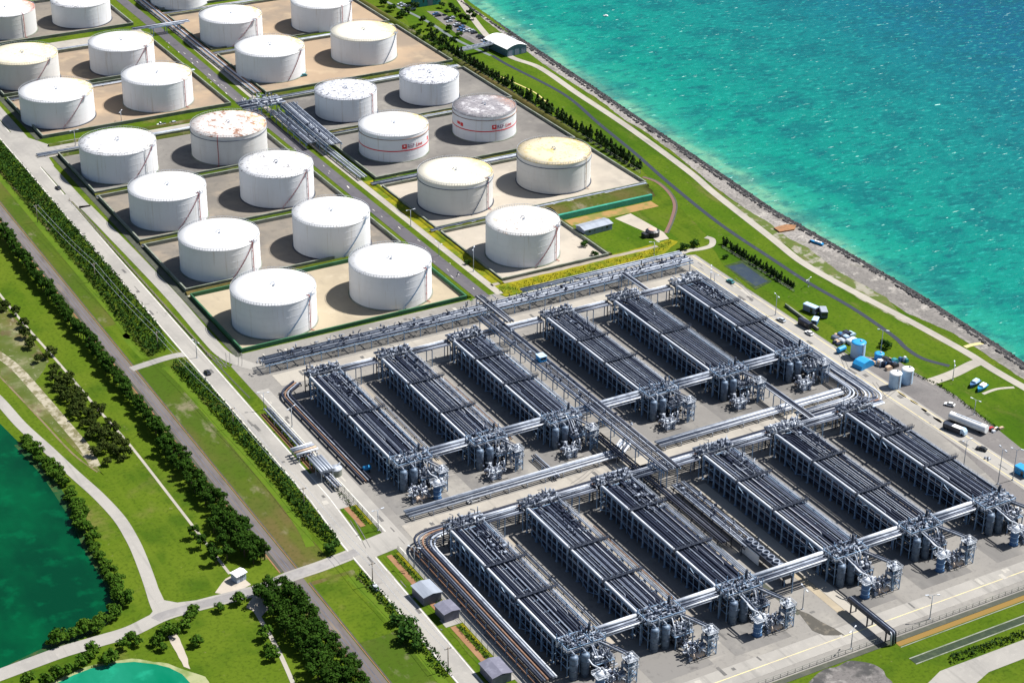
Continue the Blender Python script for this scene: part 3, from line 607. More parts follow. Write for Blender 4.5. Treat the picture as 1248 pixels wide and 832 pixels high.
tank(346.9,722.9,38.5,16.6,'white tank at the front of the farm beside the dark inner road, on pale sand','clean2',rail=FRAME)
tank(287.8,787.8,38.5,16.6,'white tank second from the front beside the left road, small red stair','clean',stair=(-97,-56))
tank(345.6,785.8,38,17.2,'white tank second from the front beside the dark inner road','clean2',rail=FRAME,pipe=None)
tank(286.8,855.5,39,16.6,'white tank third from the front beside the left road','clean',stair=(-97,-56))
tank(346.5,856,38.4,17,'white tank third from the front beside the inner road, lightly speckled roof','speck',stair=(-105,-60))
tank(285.2,926.5,40.6,16.3,'tank fourth from the front beside the left road, heavily flaking speckled roof','speck',stair=(-90,-48),pipe=-64,pipec=SHELLW)
tank(347.1,923.5,41.4,16.4,'tank with a rust streaked peeling roof beside the pipe crossing','rust',SHELLW,stair=None,pipe=-128,girder=True)
tank(280.9,1020.2,41.6,16,'white tank behind the left cross road, nearest the left road, red stair','yrim',stair=(-100,-60),pipe=None)
tank(340.4,1018.1,40.6,16.6,'white tank behind the cross road beside the dark inner road, yellowed rim','yrim',stair=None,pipe=-60)
tank(282.4,1091.1,41.8,16.1,'cream roofed tank cut by the left edge of the picture','cream',SHELLW,stair=(-98,-58),pipe=None)
tank(342.2,1085.9,39.4,16.1,'white tank with yellow rim, one behind the cross road tank of the inner column','yrim',stair=(-100,-60),pipe=-60)
tank(299.1,1186.1,38,15.5,'white tank with a red rusted patch at the roof rim, far left corner','redend',SHELLW,stair=None,pipe=-70)
tank(349,1186.3,38,14.2,'white speckled roof tank in the far back row of the left block','speck',stair=None,pipe=None)
tank(419.4,1193.7,38.6,15,'far back tank with a thin red band, cut by the top edge','clean',stair=None,pipe=None,girder=True)
tank(421.3,1104.6,39.8,16.1,'white tank with slight yellow rim at the back of the right block, left column','yrim',stair=(-112,-66),pipe=-58)
tank(484.5,1104.7,39.6,16.5,'white tank at the back of the right block nearest the coast, red stair','clean2',stair=(-64,-40),pipe=-72)
tank(418.5,1034.3,42.2,16.4,'white tank right behind the pipe crossing, with a long red stair','yrim',stair=(-84,-52),pipe=None)
tank(482,1035.5,41,15.9,'pale cream roofed tank with dark stair on brown ground nearest the coast','cream2',stair=(-80,-42),rail=P_MID,pipe=None)
tank(429.8,949.7,35.8,13.7,'low white tank with dark flaking roof patches beside the pipe crossing','dark',stair=None,pipe=-58)
tank(484.4,950.7,35.2,13.7,'low white tank with a black speckled roof near the coast trees','dark',stair=None,pipe=None)
tank(427.9,883.6,38.4,15.2,'tank with red band and red lettering and a white roof','yrim',stair=None,pipe=None,girder=True,marks=-80)
tank(485.7,885.2,36,15.1,'tank with red band and red lettering and a dark grey mottled roof','grey',stair=None,pipe=None,girder=True,marks=-81)
tank(424.1,804,39,16.8,'tank with cream roof and orange rusted rim beside the dark inner road','cream2',SHELLW,stair=(-92,-58),rail=P_MID,pipe=-60,girder=True)
tank(483.4,804.2,39.4,17,'tank with a yellow roof and worn cream shell nearest the coast','yellow',SHELLW,stair=None,pipe=-62,girder=True,pipec=P_TAN)
tank(423.3,732.2,36.2,17.2,'white tank at the front of the right block on a green ringed base, patchy roof','orange',stair=(-100,-52))

# ------------------------------------------------------------------ bund walls round the compounds, grass dikes
COPE = mat('coping_concrete', (.2, .215, .18), .85, 0, [((.1, .13, .08), .2, .42, .66, .8)])
names = ['front','second','third','fourth','fifth','sixth','seventh','front','second','third','fourth','fifth','sixth','seventh']
for i, (x0, x1, y0, y1, mm) in enumerate(COMP):
    blk = 'left' if i < 7 else 'right'
    front = i in (0,)
    b = MB(); t = .45; h = 1.9 if i < 7 else 1.5
    b.box(x0-t, y0-t, 0, x1+t, y0, h); b.box(x0-t, y1, 0, x1+t, y1+t, h); b.box(x0-t, y0, 0, x0, y1, h); b.box(x1, y0, 0, x1+t, y1, h)
    green = i == 0
    o = b.build('bund_wall', BUNDG if green else BUNDC)
    tag(o, ('dark green' if green else 'grey') + f' low bund wall round the {names[i]} compound of the {blk} tank block', 'bund wall', 'bund walls round the tank compounds')
    c = MB(); c.box(x0-t-.12, y0-t-.12, h, x1+t+.12, y0+.12, h+.14); c.box(x0-t-.12, y1-.12, h, x1+t+.12, y1+t+.12, h+.14); c.box(x0-t-.12, y0+.12, h, x0+.12, y1-.12, h+.14); c.box(x1-.12, y0+.12, h, x1+t+.12, y1-.12, h+.14)
    c.build('coping', BUNDG if green else COPE, o)
def dike(p0, p1, w, h, m, label):
    p0 = Vector(p0); p1 = Vector(p1); d = (p1-p0).normalized(); s = Vector((d.y, -d.x))
    n = max(2, int((p1-p0).length/4)); b = MB()
    prof = [(-w/2, 0), (-w*.2, h), (w*.2, h), (w/2, 0)]
    for k in range(n+1):
        c = p0+(p1-p0)*k/n
        for u, z in prof:
            q = c+s*(u+R.uniform(-.15, .15)); b.v.append((q.x, q.y, .05+z*R.uniform(.85, 1.05)))
    for k in range(n):
        for j in range(3):
            a = k*4+j; b.face([a, a+1, a+5, a+4], True)
    b.face([0,1,2,3]); e = n*4; b.face([e+3, e+2, e+1, e])
    b.f = [f[::-1] for f in b.f]
    o = b.build('dike', m); o['kind'] = 'structure'; o['label'] = label
for y, (xa, xb) in ((766.2,(262,375)),(829.6,(262,375)),(898.6,(262,375)),(960.5,(262,375)),(978,(262,375)),(1062,(262,375)),(1131,(262,375)),(846.5,(398,525)),(922,(398,525)),(994.5,(398,525)),(1085.5,(398,525)),(1169,(398,525))):
    dike((xa, y), (xb, y), 3.0, 1.2, G_OLIVE, 'low grassy dike between tank compounds')
dike((376.6, 700), (376.6, 965), 2.4, 1.1, G_BASE, 'grass dike along the inner road')
dike((528.4, 845), (529, 1200), 4.5, 1.8, G_OLIVE, 'grass dike on the coast side of the tanks'); dike((400, 774.3), (524, 774.3), 3, 1.2, G_OLIVE, 'grass dike'); dike((397.6, 706), (397.6, 845), 2.4, .8, G_YEL, 'flowery verge bank')
dike((461, 767), (520, 767), 13, 2.4, G_OLIVE, 'broad grass bank above the green wall'); dike((459.5, 709), (459.5, 760), 3, 1.3, G_OLIVE, 'grass dike')
b = MB(); b.box(459, 757, 0, 515.5, 758.6, 3.0); o = b.build('retaining_wall', BUNDT); tag(o, 'bright green sheet retaining wall below the grass bank', 'retaining wall')
# pale pipe runs and dark kerbs along the compound dividers
def pipe_run(pts, n, r, gap, z, mats, label, group, cat='pipe run', trestle=9, name='pipe_run', rb=4, tm=None, n_side=6, over=.6, busy=0):
    t = thing(name, label, cat, (pts[0][0], pts[0][1], .1), 0, group); ox, oy = pts[0][0], pts[0][1]
    loc = [(x-ox, y-oy) for x, y in pts]; w = (n-1)*gap
    for k in range(n):
        rr = r*R.choice((.7, 1, 1, 1.2)); b = MB()
        b.tube(bent_dir(loc, -w/2+k*gap, z+rr, rb), rr, n_side); b.build('pipe', mats[k % len(mats)], t)
    V = [Vector(p) for p in loc]
    for i in range(len(V)-1):
        d = (V[i+1]-V[i]); L = d.length; d = d/L; s = Vector((d.y, -d.x)); m = max(1, int(L/trestle))
        for k in range(m+1):
            c = V[i]+d*(rb+ (L-2*rb)*k/m if L > 2.5*rb else L*k/m)
            b = MB(); e1 = c-s*(w/2+over); e2 = c+s*(w/2+over)
            b.bar((e1.x, e1.y, z-.18), (e2.x, e2.y, z-.18), .35)
            if z > .5:
                b.bar((e1.x, e1.y, -.1), (e1.x, e1.y, z), .3); b.bar((e2.x, e2.y, -.1), (e2.x, e2.y, z), .3)
            b.build('trestle', tm or STEEL, t)
            if busy:
                b = MB(); c0 = c+d*random.Random(int(c.x*7+c.y*3)).uniform(-2,2); clutter(b, c0.x-w/2-.3, c0.x+w/2+.3, c0.y-w/2-.3, c0.y+w/2+.3, z+.3, z+1.5, busy, random.Random(k+i*50+int(w*9)))
                b.build('spool_work', [P_LIGHT, P_DARK, P_MID], t)
        if busy:
            for e in (-1, 1):
                b = MB(); p = V[i]+s*(e*(w/2+over)); q = V[i+1]+s*(e*(w/2+over)); b.bar((p.x,p.y,z-.5), (q.x,q.y,z-.5), .3, .4); b.build('side_beam', tm or STEEL, t)
    return t
PL = [P_LIGHT, P_MID, P_WHITE]
for y, xa, xb, nn, who in ((826.6,262,378,3,'between the second and third compounds'),(896.2,262,378,3,'between the third and fourth compounds'),(966.3,252,380,6,'beside the cross road of the left block'),(1058,262,378,3,'behind the cross road tanks'),(1133,262,378,4,'in the back lane of the left block')):
    pipe_run([(xa,y),(xb,y)], nn, .3, .8, .5, PL, f'low pipe run {who}, left tank block', 'pipe runs between tank compounds', trestle=14)
for y, nn, who in ((843.5,5,'behind the cream and yellow tanks'),(919.6,4,'behind the lettered tanks'),(989,4,'behind the low speckled tanks'),(1081,3,'in the upper lane'),(1171.5,3,'in the back lane'),(775.3,3,'behind the front tank')):
    pipe_run([(395,y),(524,y)], nn, .3, .8, .5, PL, f'low pipe run {who}, right tank block', 'pipe runs between tank compounds', trestle=14)
pipe_run([(395.6,1000),(397.4,1300)], 5, .4, 1.1, .9, [P_LIGHT, P_TAN, P_MID, P_WHITE, P_RUST], 'brown and white pipes along the inner road towards the back', 'pipes along the inner road')
pipe_run([(394.4,852),(395.0,962)], 4, .45, 1.2, 1.2, PL, 'silver pipes along the inner road below the pipe crossing', 'pipes along the inner road')
# ------------------------------------------------------------------ pipe crossing structure north, and the pipe banks
NAVYS = mat('navy_steel', (.12, .17, .24), .5, .05, [((.07, .1, .15), .3, .48, .7, .6), ((.02, .028, .045), .9, .5, .72, .6)], spec=.45)
LANE = mat('lane_concrete', (.3, .265, .215), .9, 0, [((.2, .18, .155), .06, .42, .66, .8, (1, .06, 1)), ((.36, .32, .27), .2, .5, .72, .5), ((.15, .14, .125), .12, .58, .76, .6, (1, .05, 1))], spec=.1)
UX = [272, 305.5, 340, 387, 422.5, 456.5]; LX = [269, 301, 333.5, 380.5, 415, 450.5]
UY, LY, BW, BL, BH = 573.0, 441.0, 14.8, 75.0, 10.4
ORD = ['first', 'second', 'third', 'fourth', 'fifth', 'sixth']
def valve(r):
    b = MB(); b.lathe([(.18, 0), (.5, .05), (.5, .25), (.28, .3), (.4, .7), (.28, 1.1), (.12, 1.15), (.12, 1.7), (.6, 1.72), (.6, 1.86), (.1, 1.9)], 10, caps=False)
    b.tube([(-.9, 0, .6), (.9, 0, .6)], .24, 8); return b
def handrail(b, pts, z, h=1.1, step=2.0, w=.09):
    for i in range(len(pts)-1):
        p = Vector((*pts[i], z)); q = Vector((*pts[i+1], z)); n = max(1, int((q-p).length/step))
        for k in range(n+1):
            c = p+(q-p)*k/n; b.bar(c, c+Vector((0,0,h)), w)
        for u in (h, h*.55): b.bar(p+Vector((0,0,u)), q+Vector((0,0,u)), w)
def make_bank(var):
    rr = random.Random(100+var)
    t = thing('pipe_bank', 'pipe bank', 'pipe bank', (0,0,0), 0, 'long dark pipe banks in two rows')
    ny = 11; ys = [1+ (BL-2)*k/(ny-1) for k in range(ny)]
    cb = []
    for x in (.3, BW-.3):
        for y in ys:
            b = MB(); b.bar((x, y, 0), (x, y, BH-.6), .5); b.box(x-.5, y-.5, 0, x+.5, y+.5, .25); b.build('column', FRAME, t)
    b = MB()
    for y in ys:
        for z in (3.2, 6.5, BH-1): b.bar((0, y, z), (BW, y, z), .3, .4)
        b.bar((BW/2, y, 0), (BW/2, y, BH-1), .4)
    b.build('cross_beams', FRAME, t)
    for x in (.3, BW-.3):
        b = MB()
        for z, hh in ((3.2, .2), (6.5, .2), (BH-1, .36)): b.bar((x, 0, z), (x, BL, z), .2, hh)
        for k in range(ny*2-1):
            if k % 2: yy = 1+(BL-2)*k/(2*ny-2); b.bar((x, yy, 0), (x, yy, BH-1), .24)
        for k in range(ny-1):
            if rr.random() < .5:
                z0, z1 = rr.choice(((3.2, 6.5), (6.5, BH-1), (0, 3.2))); y0, y1 = (ys[k], ys[k+1]) if rr.random() < .5 else (ys[k+1], ys[k]); b.bar((x-.02, y0, z0), (x-.02, y1, z1), .2)
        b.build('side_frame', FRAME, t)
    # inner tiers of pipes
    for z, n in ((.5, 8), (3.5, 9), (6.8, 9)):
        b = MB()
        for k in range(n):
            x = 1.4+(BW-2.8)*k/(n-1); b.tube([(x, 1+rr.random()*2, z+.6), (x, BL-1-rr.random()*2, z+.6)], .62, 8)
        b.build('lower_pipe_tier', P_DARK, t)
    # top pipes and pale highlight streaks, each a part; they dip at the ends into the manifolds
    tops = [(.5, .48, P_WHITE, BH)]
    x = 1.5; k = 0
    while x < BW-.9:
        r = rr.choice((.34, .42, .46, .5)); tops.append((x+r, r, P_DARK if rr.random() < .82 else P_MID, BH-.6+rr.uniform(-.35, .15))); x += 2*r+rr.choice((.05, .08, .12, .2)); k += 1
        if rr.random() < .66:
            r = rr.choice((.09, .12, .17)); tops.append((x+r, r, rr.choice((P_WHITE, P_LIGHT, P_LIGHT)), BH-.05+rr.uniform(-.2, .15))); x += 2*r+.06  # thin pale tubes stand in for highlight streaks along the dark pipes
    tops.append((BW-.35, .26, P_LIGHT, BH-.2))
    for i, (cx, r, m, z) in enumerate(tops):
        y0 = -rr.uniform(.2, 1.6); y1 = BL+rr.uniform(-2.5, 1.2)
        if i == 0: y1 = BL-.5
        elif r < .25 and rr.random() < .5: y1 = BL*rr.uniform(.6, .95); y0 = BL*rr.uniform(0, .3)
        pts = [(cx, y0, z-2.4), (cx, y0, z), (cx, y1, z), (cx, y1, z-2.2)]
        if 3 < i < 9 and r > .3: pts = [(cx, y0, z-2.4), (cx, y0, z), (cx, y1-4.5, z), (cx-1.4, y1-1.4, z), (cx-3.0, y1-.8, z-.3)]
        b = MB(); b.tube(fillet(pts, 1.1, 4), r, 8); b.build('top_pipe_and_streak', m, t)
    b = MB(); clutter(b, BW*.45, BW-1, BL*.66, BL-3, BH-.4, BH+.4, rr.choice((50, 26, 12, 30)), rr); b.build('spool_work', [P_LIGHT, P_MID, P_DARK], t)
    # gratings along the bank between pipes, and cross walkways
    b = MB()
    for gx in (3.3, 9.6): b.box(gx, 3, BH-.95, gx+.9, BL-4, BH-.85)
    b.build('grating', P_MID, t)
    for f in (rr.choice(((.34, .67), (.3, .62), (.36, .7), (.45,)))):
        y = BL*f+rr.uniform(-4, 4); b = MB(); b.box(-.4, y-.55, BH+.55, BW+1.6, y+.55, BH+.75)
        for xx in (-.2, BW/2, BW+.9): b.bar((xx, y, BH-1), (xx, y, BH+.6), .3)
        w = b.build('cross_walkway', STEELD, t)
        b = MB(); handrail(b, [(-.4, y-.55), (BW+1.6, y-.55)], BH+.75, 1.0, 2.2, .1); handrail(b, [(-.4, y+.55), (BW+1.6, y+.55)], BH+.75, 1.0, 2.2, .1); b.build('handrail', STEELD, w)
    # outer walkway on the seaward side
    b = MB(); b.box(BW+.02, 2, BH-1.1, BW+.6, BL-3, BH-.98); wk = b.build('side_walkway', STEEL, t)
    b = MB(); handrail(b, [(BW+.55, 2), (BW+.55, BL-3)], BH-.98, 1.1, 2.6, .1); b.build('handrail', STEEL, wk)
    b = MB(); b.tube([(-.4, 1, 7.9), (-.4, BL*.6, 7.9)], .16, 6); b.tube([(-.36, BL*.3, 4.6), (-.36, BL-2, 4.6)], .12, 6); b.build('side_pipe', P_MID, t)
    # head manifold
    for nm, y0, y1 in (('head_manifold', BL+.6, BL+5.8), ('end_manifold', -8.4, -.6)):
        b = MB()
        zp = BH-1.4
        b.box(.4, y0, zp, BW+.4, y1, zp+.14)
        for xx in (.6, BW/2, BW+.2):
            for yy in (y0+.3, y1-.3): b.bar((xx, yy, 0), (xx, yy, zp), .36)
            b.bar((xx, y0, zp-.3), (xx, y1, zp-.3), .3)
        o = b.build(nm, STEELD, t)
        b = MB(); handrail(b, [(.4, y0), (BW+.4, y0), (BW+.4, y1), (.4, y1), (.4, y0)], zp+.14, 1.15, 1.7, .12); b.build('handrail', STEEL, o)
        b = MB()
        for k in range(3): b.tube([(-.5, y0+1.2+k*1.9, zp+.9+.3*k), (BW+1.2, y0+1.2+k*1.9, zp+.9+.3*k)], rr.choice((.3, .4, .5)), 8)
        b.build('header_pipe', P_LIGHT, o)
        b = MB(); clutter(b, .6, BW, y0+.3, y1-.4, zp+.1, zp+2.4, 95, rr); b.build('spool_work', [P_LIGHT, P_MID, P_WHITE if rr.random() < .3 else P_MID], o)
        b = MB(); clutter(b, .6, BW, y0+.3, y1-.4, .6, zp-.6, 110 if nm == 'end_manifold' else 50, rr); b.build('lower_spool_work', [P_DARK, P_MID, P_DARK], o)
        for k in range(7 if nm == 'end_manifold' else 3):
            b = MB(); x = rr.uniform(.8, BW); yy = y0+rr.uniform(-.3, .8); b.tube(fillet([(x, yy, .3), (x, yy, zp+rr.uniform(.5, 2.2)), (x+rr.uniform(-1.5, 1.5), yy+2.2, zp+rr.uniform(1.2, 2.4))], .5, 3), rr.choice((.14, .2, .28)), 7); b.build('riser_pipe', rr.choice((P_LIGHT, P_WHITE, P_MID, P_DARK)), o)
        for k in range(5):
            valve(rr).build('valve', rr.choice((P_LIGHT, STEEL, P_WHITE, P_MID)), o, (1.4+k*2.6+rr.uniform(-.4, .4), rr.uniform(y0+1, y1-1), zp+.3), rr.uniform(0, 3))
    # open boxy steelwork round the end manifold
    b = MB(); zt = BH+rr.uniform(1.6, 2.8)
    gx = [.5, BW*.36, BW*.68, BW+.4]; gy = [-8.2, -4.4, -.9]
    for xx in gx:
        for yy in gy: b.bar((xx, yy, 0), (xx, yy, zt if xx < BW*.5 else zt-rr.choice((0, 1.4))), .26)
    for z in (3.2, 6.4, BH-1.6, BH+.5):
        for xx in gx: b.bar((xx, gy[0], z), (xx, gy[-1], z), .22)
        for yy in gy: b.bar((gx[0], yy, z), (gx[-1], yy, z), .22)
    for k in range(3): b.bar((gx[k], gy[0]-.03, 0 if k % 2 else 3.2), (gx[k+1], gy[0]-.03, 3.2 if k % 2 else 6.4), .16)
    b.build('end_frame', FRAME, t)
    # lower pipe deck in front of the end manifold
    b = MB(); xa, xb = (8.4, BW+1) if rr.random() < .6 else (7.6, BW-.6); zl = rr.uniform(4.2, 5.6); ya = -rr.uniform(12.5, 14.5)
    b.box(xa, ya, zl, xb, -8.6, zl+.12)
    for xx in (xa+.2, (xa+xb)/2, xb-.2):
        for yy in (ya+.2, -8.8): b.bar((xx, yy, 0), (xx, yy, zl), .32)
    for xx in (xa+.2, xb-.2): b.bar((xx, ya, zl-.3), (xx, -8.6, zl-.3), .3)
    o = b.build('lower_deck', FRAME, t)
    b = MB(); handrail(b, [(xa, -8.6), (xa, ya), (xb, ya), (xb, -8.6)], zl+.12, 1.15, 1.6, .12); b.build('handrail', P_LIGHT, o)
    b = MB(); clutter(b, xa+.3, xb-.6, ya+.4, -9, zl+.1, zl+2.4, 90, rr); b.build('spool_work', [P_LIGHT, P_MID, P_WHITE if rr.random() < .3 else P_MID], o)
    b = MB(); clutter(b, xa+.3, xb-.6, ya+.4, -9, .4, zl-.6, 60, rr); b.build('lower_spool_work', [P_MID, P_DARK, P_LIGHT], o)
    for k in range(4):
        b = MB(); x = rr.uniform(xa+.5, xb-.5); b.tube(fillet([(x, -7.6, BH-.6), (x, -8.7, BH-.6), (x+rr.uniform(-1, 1), ya+1, zl+1.2), (x, ya+.6, .4)], .8, 3), rr.choice((.16, .22, .3)), 7); b.build('drop_pipe', rr.choice((P_LIGHT, P_WHITE, P_MID)), o)
    # dark flue standing above the end manifold
    b = MB(); b.tube([(BW-2.6, -2.2, BH-1.2), (BW-2.4, -2.5, BH+4.0)], .5, 8); b.tube([(BW-4.4, -2.4, BH-1.2), (BW-4.4, -2.5, BH+1.8)], .3, 8); b.build('stub_stack', STEELD, t)
    return t
for row, XS, Y in (('upper', UX, UY), ('lower', LX, LY)):
    for i, x in enumerate(XS):
        lab = f'{ORD[i]} pipe bank from the left road in the {row} row' + (', nearest the tanks' if row == 'upper' and i == 0 else ', nearest the coast' if i == 5 else '')
        o = make_bank(i+6*(row == 'lower')); o.location = (x, Y, .1); o['label'] = lab

# vessels, towers and skids at the near end of each bank
def make_vessel():
    t = thing('vertical_vessel', 'v', 'vessel', (0,0,0), 0, 'dark vertical vessels at the ends of the pipe banks')
    b = MB(); b.lathe([(1.45, .1), (1.45, 8.6), (1.25, 9.0), (.6, 9.3), (.02, 9.35)], 20); b.build('body', NAVYS, t)
    b = MB()
    for z in (1.0, 3.6, 6.2, 8.2): b.lathe([(1.44, z-.06), (1.56, z-.06), (1.56, z+.06), (1.44, z+.06)], 20, caps=False, smooth=False)
    b.build('hoop', P_MID, t)
    b = MB(); b.tube(fillet([(0, 0, 9.2), (0, 0, 10), (0, 2.4, 10)], .5), .3, 8); b.build('outlet_pipe', P_LIGHT, t)
    b = MB(); b.box(1.45, -.3, .2, 1.55, .3, 9)
    for z in [k*.6 for k in range(1, 13)]: b.box(1.5, -.3, z, 1.6, .3, z+.08)
    b.build('ladder', STEEL, t)
    return t
def make_tower():
    t = thing('valve_tower', 'v', 'tower', (0,0,0), 0, 'valve towers in front of the pipe banks')
    b = MB()
    for sx, sy in ((-1,-1),(1,-1),(1,1),(-1,1)): b.bar((sx*1.7, sy*1.7, 0), (sx*1.7, sy*1.7, 9), .28)
    for z in (3, 6, 8.9):
        for q in (((-1,-1),(1,-1)),((1,-1),(1,1)),((1,1),(-1,1)),((-1,1),(-1,-1))): b.bar((q[0][0]*1.7, q[0][1]*1.7, z), (q[1][0]*1.7, q[1][1]*1.7, z), .24)
    for z0, z1 in ((0,3),(3,6),(6,8.9)):
        b.bar((-1.7,-1.72,z0), (1.7,-1.72,z1), .16); b.bar((1.72,-1.7,z0), (1.72,1.7,z1), .16)
    b.build('steel_frame', FRAME, t)
    for z in (6, 8.9):
        b = MB(); b.box(-2.1, -2.1, z, 2.1, 2.1, z+.14); p = b.build('platform', STEEL, t)
        b = MB(); handrail(b, [(-2.1,-2.1),(2.1,-2.1),(2.1,2.1),(-2.1,2.1),(-2.1,-2.1)], z+.14, 1.1, 1.4, .12); b.build('handrail', STEEL, p)
    b = MB(); clutter(b, -1.4, 1.4, -1.4, 1.4, .3, 8.2, 26, random.Random(5)); b.build('spool_work', [P_MID, P_LIGHT, P_DARK], t)
    b = MB(); b.tube([(0,0,.2),(0,0,8.8)], .7, 10); b.build('riser', BLUEL, t)
    valve(R).build('valve', P_WHITE, t, (.3, .2, 9.1)); valve(R).build('valve', P_LIGHT, t, (-1.1, -.6, 9.1), 1.2)
    return t
def make_column():
    t = thing('separator_column', 'v', 'column', (0,0,0), 0, 'blue and white separator columns in front of the pipe banks')
    b = MB(); b.lathe([(1.9, 0), (1.5, .5), (1.5, 6.6), (1.55, 6.7)], 20); b.build('body', BLUED, t)
    b = MB(); b.lathe([(1.56, 6.72), (1.5, 7.4), (.9, 8.0), (.02, 8.2)], 20); b.build('top_cap', P_WHITE, t)
    b = MB()
    for z in (1.6, 3.6, 5.6): b.lathe([(1.5, z-.07), (1.6, z-.07), (1.6, z+.07), (1.5, z+.07)], 20, caps=False, smooth=False)
    b.build('hoop', BLUEL, t)
    b = MB(); b.box(-2.2, -2.2, 6.4, 2.2, 2.2, 6.52)
    p = b.build('platform', STEEL, t); b = MB(); handrail(b, [(-2.2,-2.2),(2.2,-2.2),(2.2,2.2),(-2.2,2.2),(-2.2,-2.2)], 6.52, 1.1, 1.5, .12); b.build('handrail', P_WHITE, p)
    b = MB(); b.tube(fillet([(0,0,8), (0,0,9.2), (-1.5, 2.5, 9.6), (-1.5, 5, 10.2)], .6), .26, 8); b.build('outlet_pipe', P_WHITE, t)
    valve(R).build('valve', P_WHITE, t, (1.7, -.6, 6.55))
    return t
def make_skid(var):
    rr = random.Random(40+var)
    t = thing('process_skid', 'v', 'skid', (0,0,0), 0, 'process skids in front of the pipe banks')
    b = MB(); b.box(-4, -3.4, 0, 4, 3.4, .3); b.build('plinth', PAVE, t)
    if var:
        for k, y in enumerate((-2, .2, 2.3)):
            b = MB(); b.tube([(-2.6+.5*k, y, 1.5), (-2.3+.5*k, y, 1.5), (1.8, y, 1.5), (2.1, y, 1.5)], 1.0, 14); d = b.build('drum', mat('tan_paint', (.42, .33, .26), .6), t)
            b = MB(); b.box(-1.6, y-.7, .3, -1.2, y+.7, .8); b.box(1, y-.7, .3, 1.4, y+.7, .8); b.build('saddle', STEEL, d)
    else:
        b = MB(); b.box(-2.4, -2.4, .3, 1.4, .6, 3.4); b.box(-2.6, -2.6, 3.4, 1.6, .8, 3.6); b.build('equipment_cabin', SILVER, t)
        b = MB(); b.box(-1.8, -2.46, .5, -.8, -2.4, 2.6); b.box(.1, -2.46, .5, 1.0, -2.4, 2.6); b.build('cabin_door', BLUEL, t)
        b = MB(); b.tube([(-3, 2.5, 1.6), (3, 2.5, 1.6)], .9, 12); b.build('drum', P_TAN, t)
    b = MB(); clutter(b, -3.8, 3.8, -3.2, 3.2, .4, 4.4, 95, rr); b.build('spool_work', [P_LIGHT, P_MID, P_WHITE], t)
    return t
VES, TOW, COLM, SK0, SK1 = make_vessel(), make_tower(), make_column(), make_skid(0), make_skid(1)
first = {}
def put(proto, loc, label, rz=0):
    if proto.name not in first:
        first[proto.name] = 1; proto.location = loc; proto.rotation_euler = (0,0,rz); proto['label'] = label; return proto
    return dup(proto, loc, rz, label)
def beam_pipe(p, q, label, m=P_LIGHT):
    t = thing('transfer_pipe', label, 'pipe bridge', (p[0], p[1], 0), 0, 'sloping transfer pipes from bank ends to towers')
    o = Vector((p[0], p[1], 0)); p = Vector(p)-o; q = Vector(q)-o; s = Vector((.55, 0, 0))
    for k, mm in ((-1, m), (1, P_MID)):
        b = MB(); b.tube(fillet([p+s*k, p+s*k+(q-p)*.12+Vector((0,0,.5)), q+s*k+Vector((0,0,.4)), q+s*k-Vector((0,0,1.2))], .7), .26, 7); b.build('pipe', mm, t)
    b = MB(); b.bar(p-Vector((0,0,.6)), q-Vector((0,0,.2)), .8, .2); b.build('pipe_tray', STEELD, t)
    return t
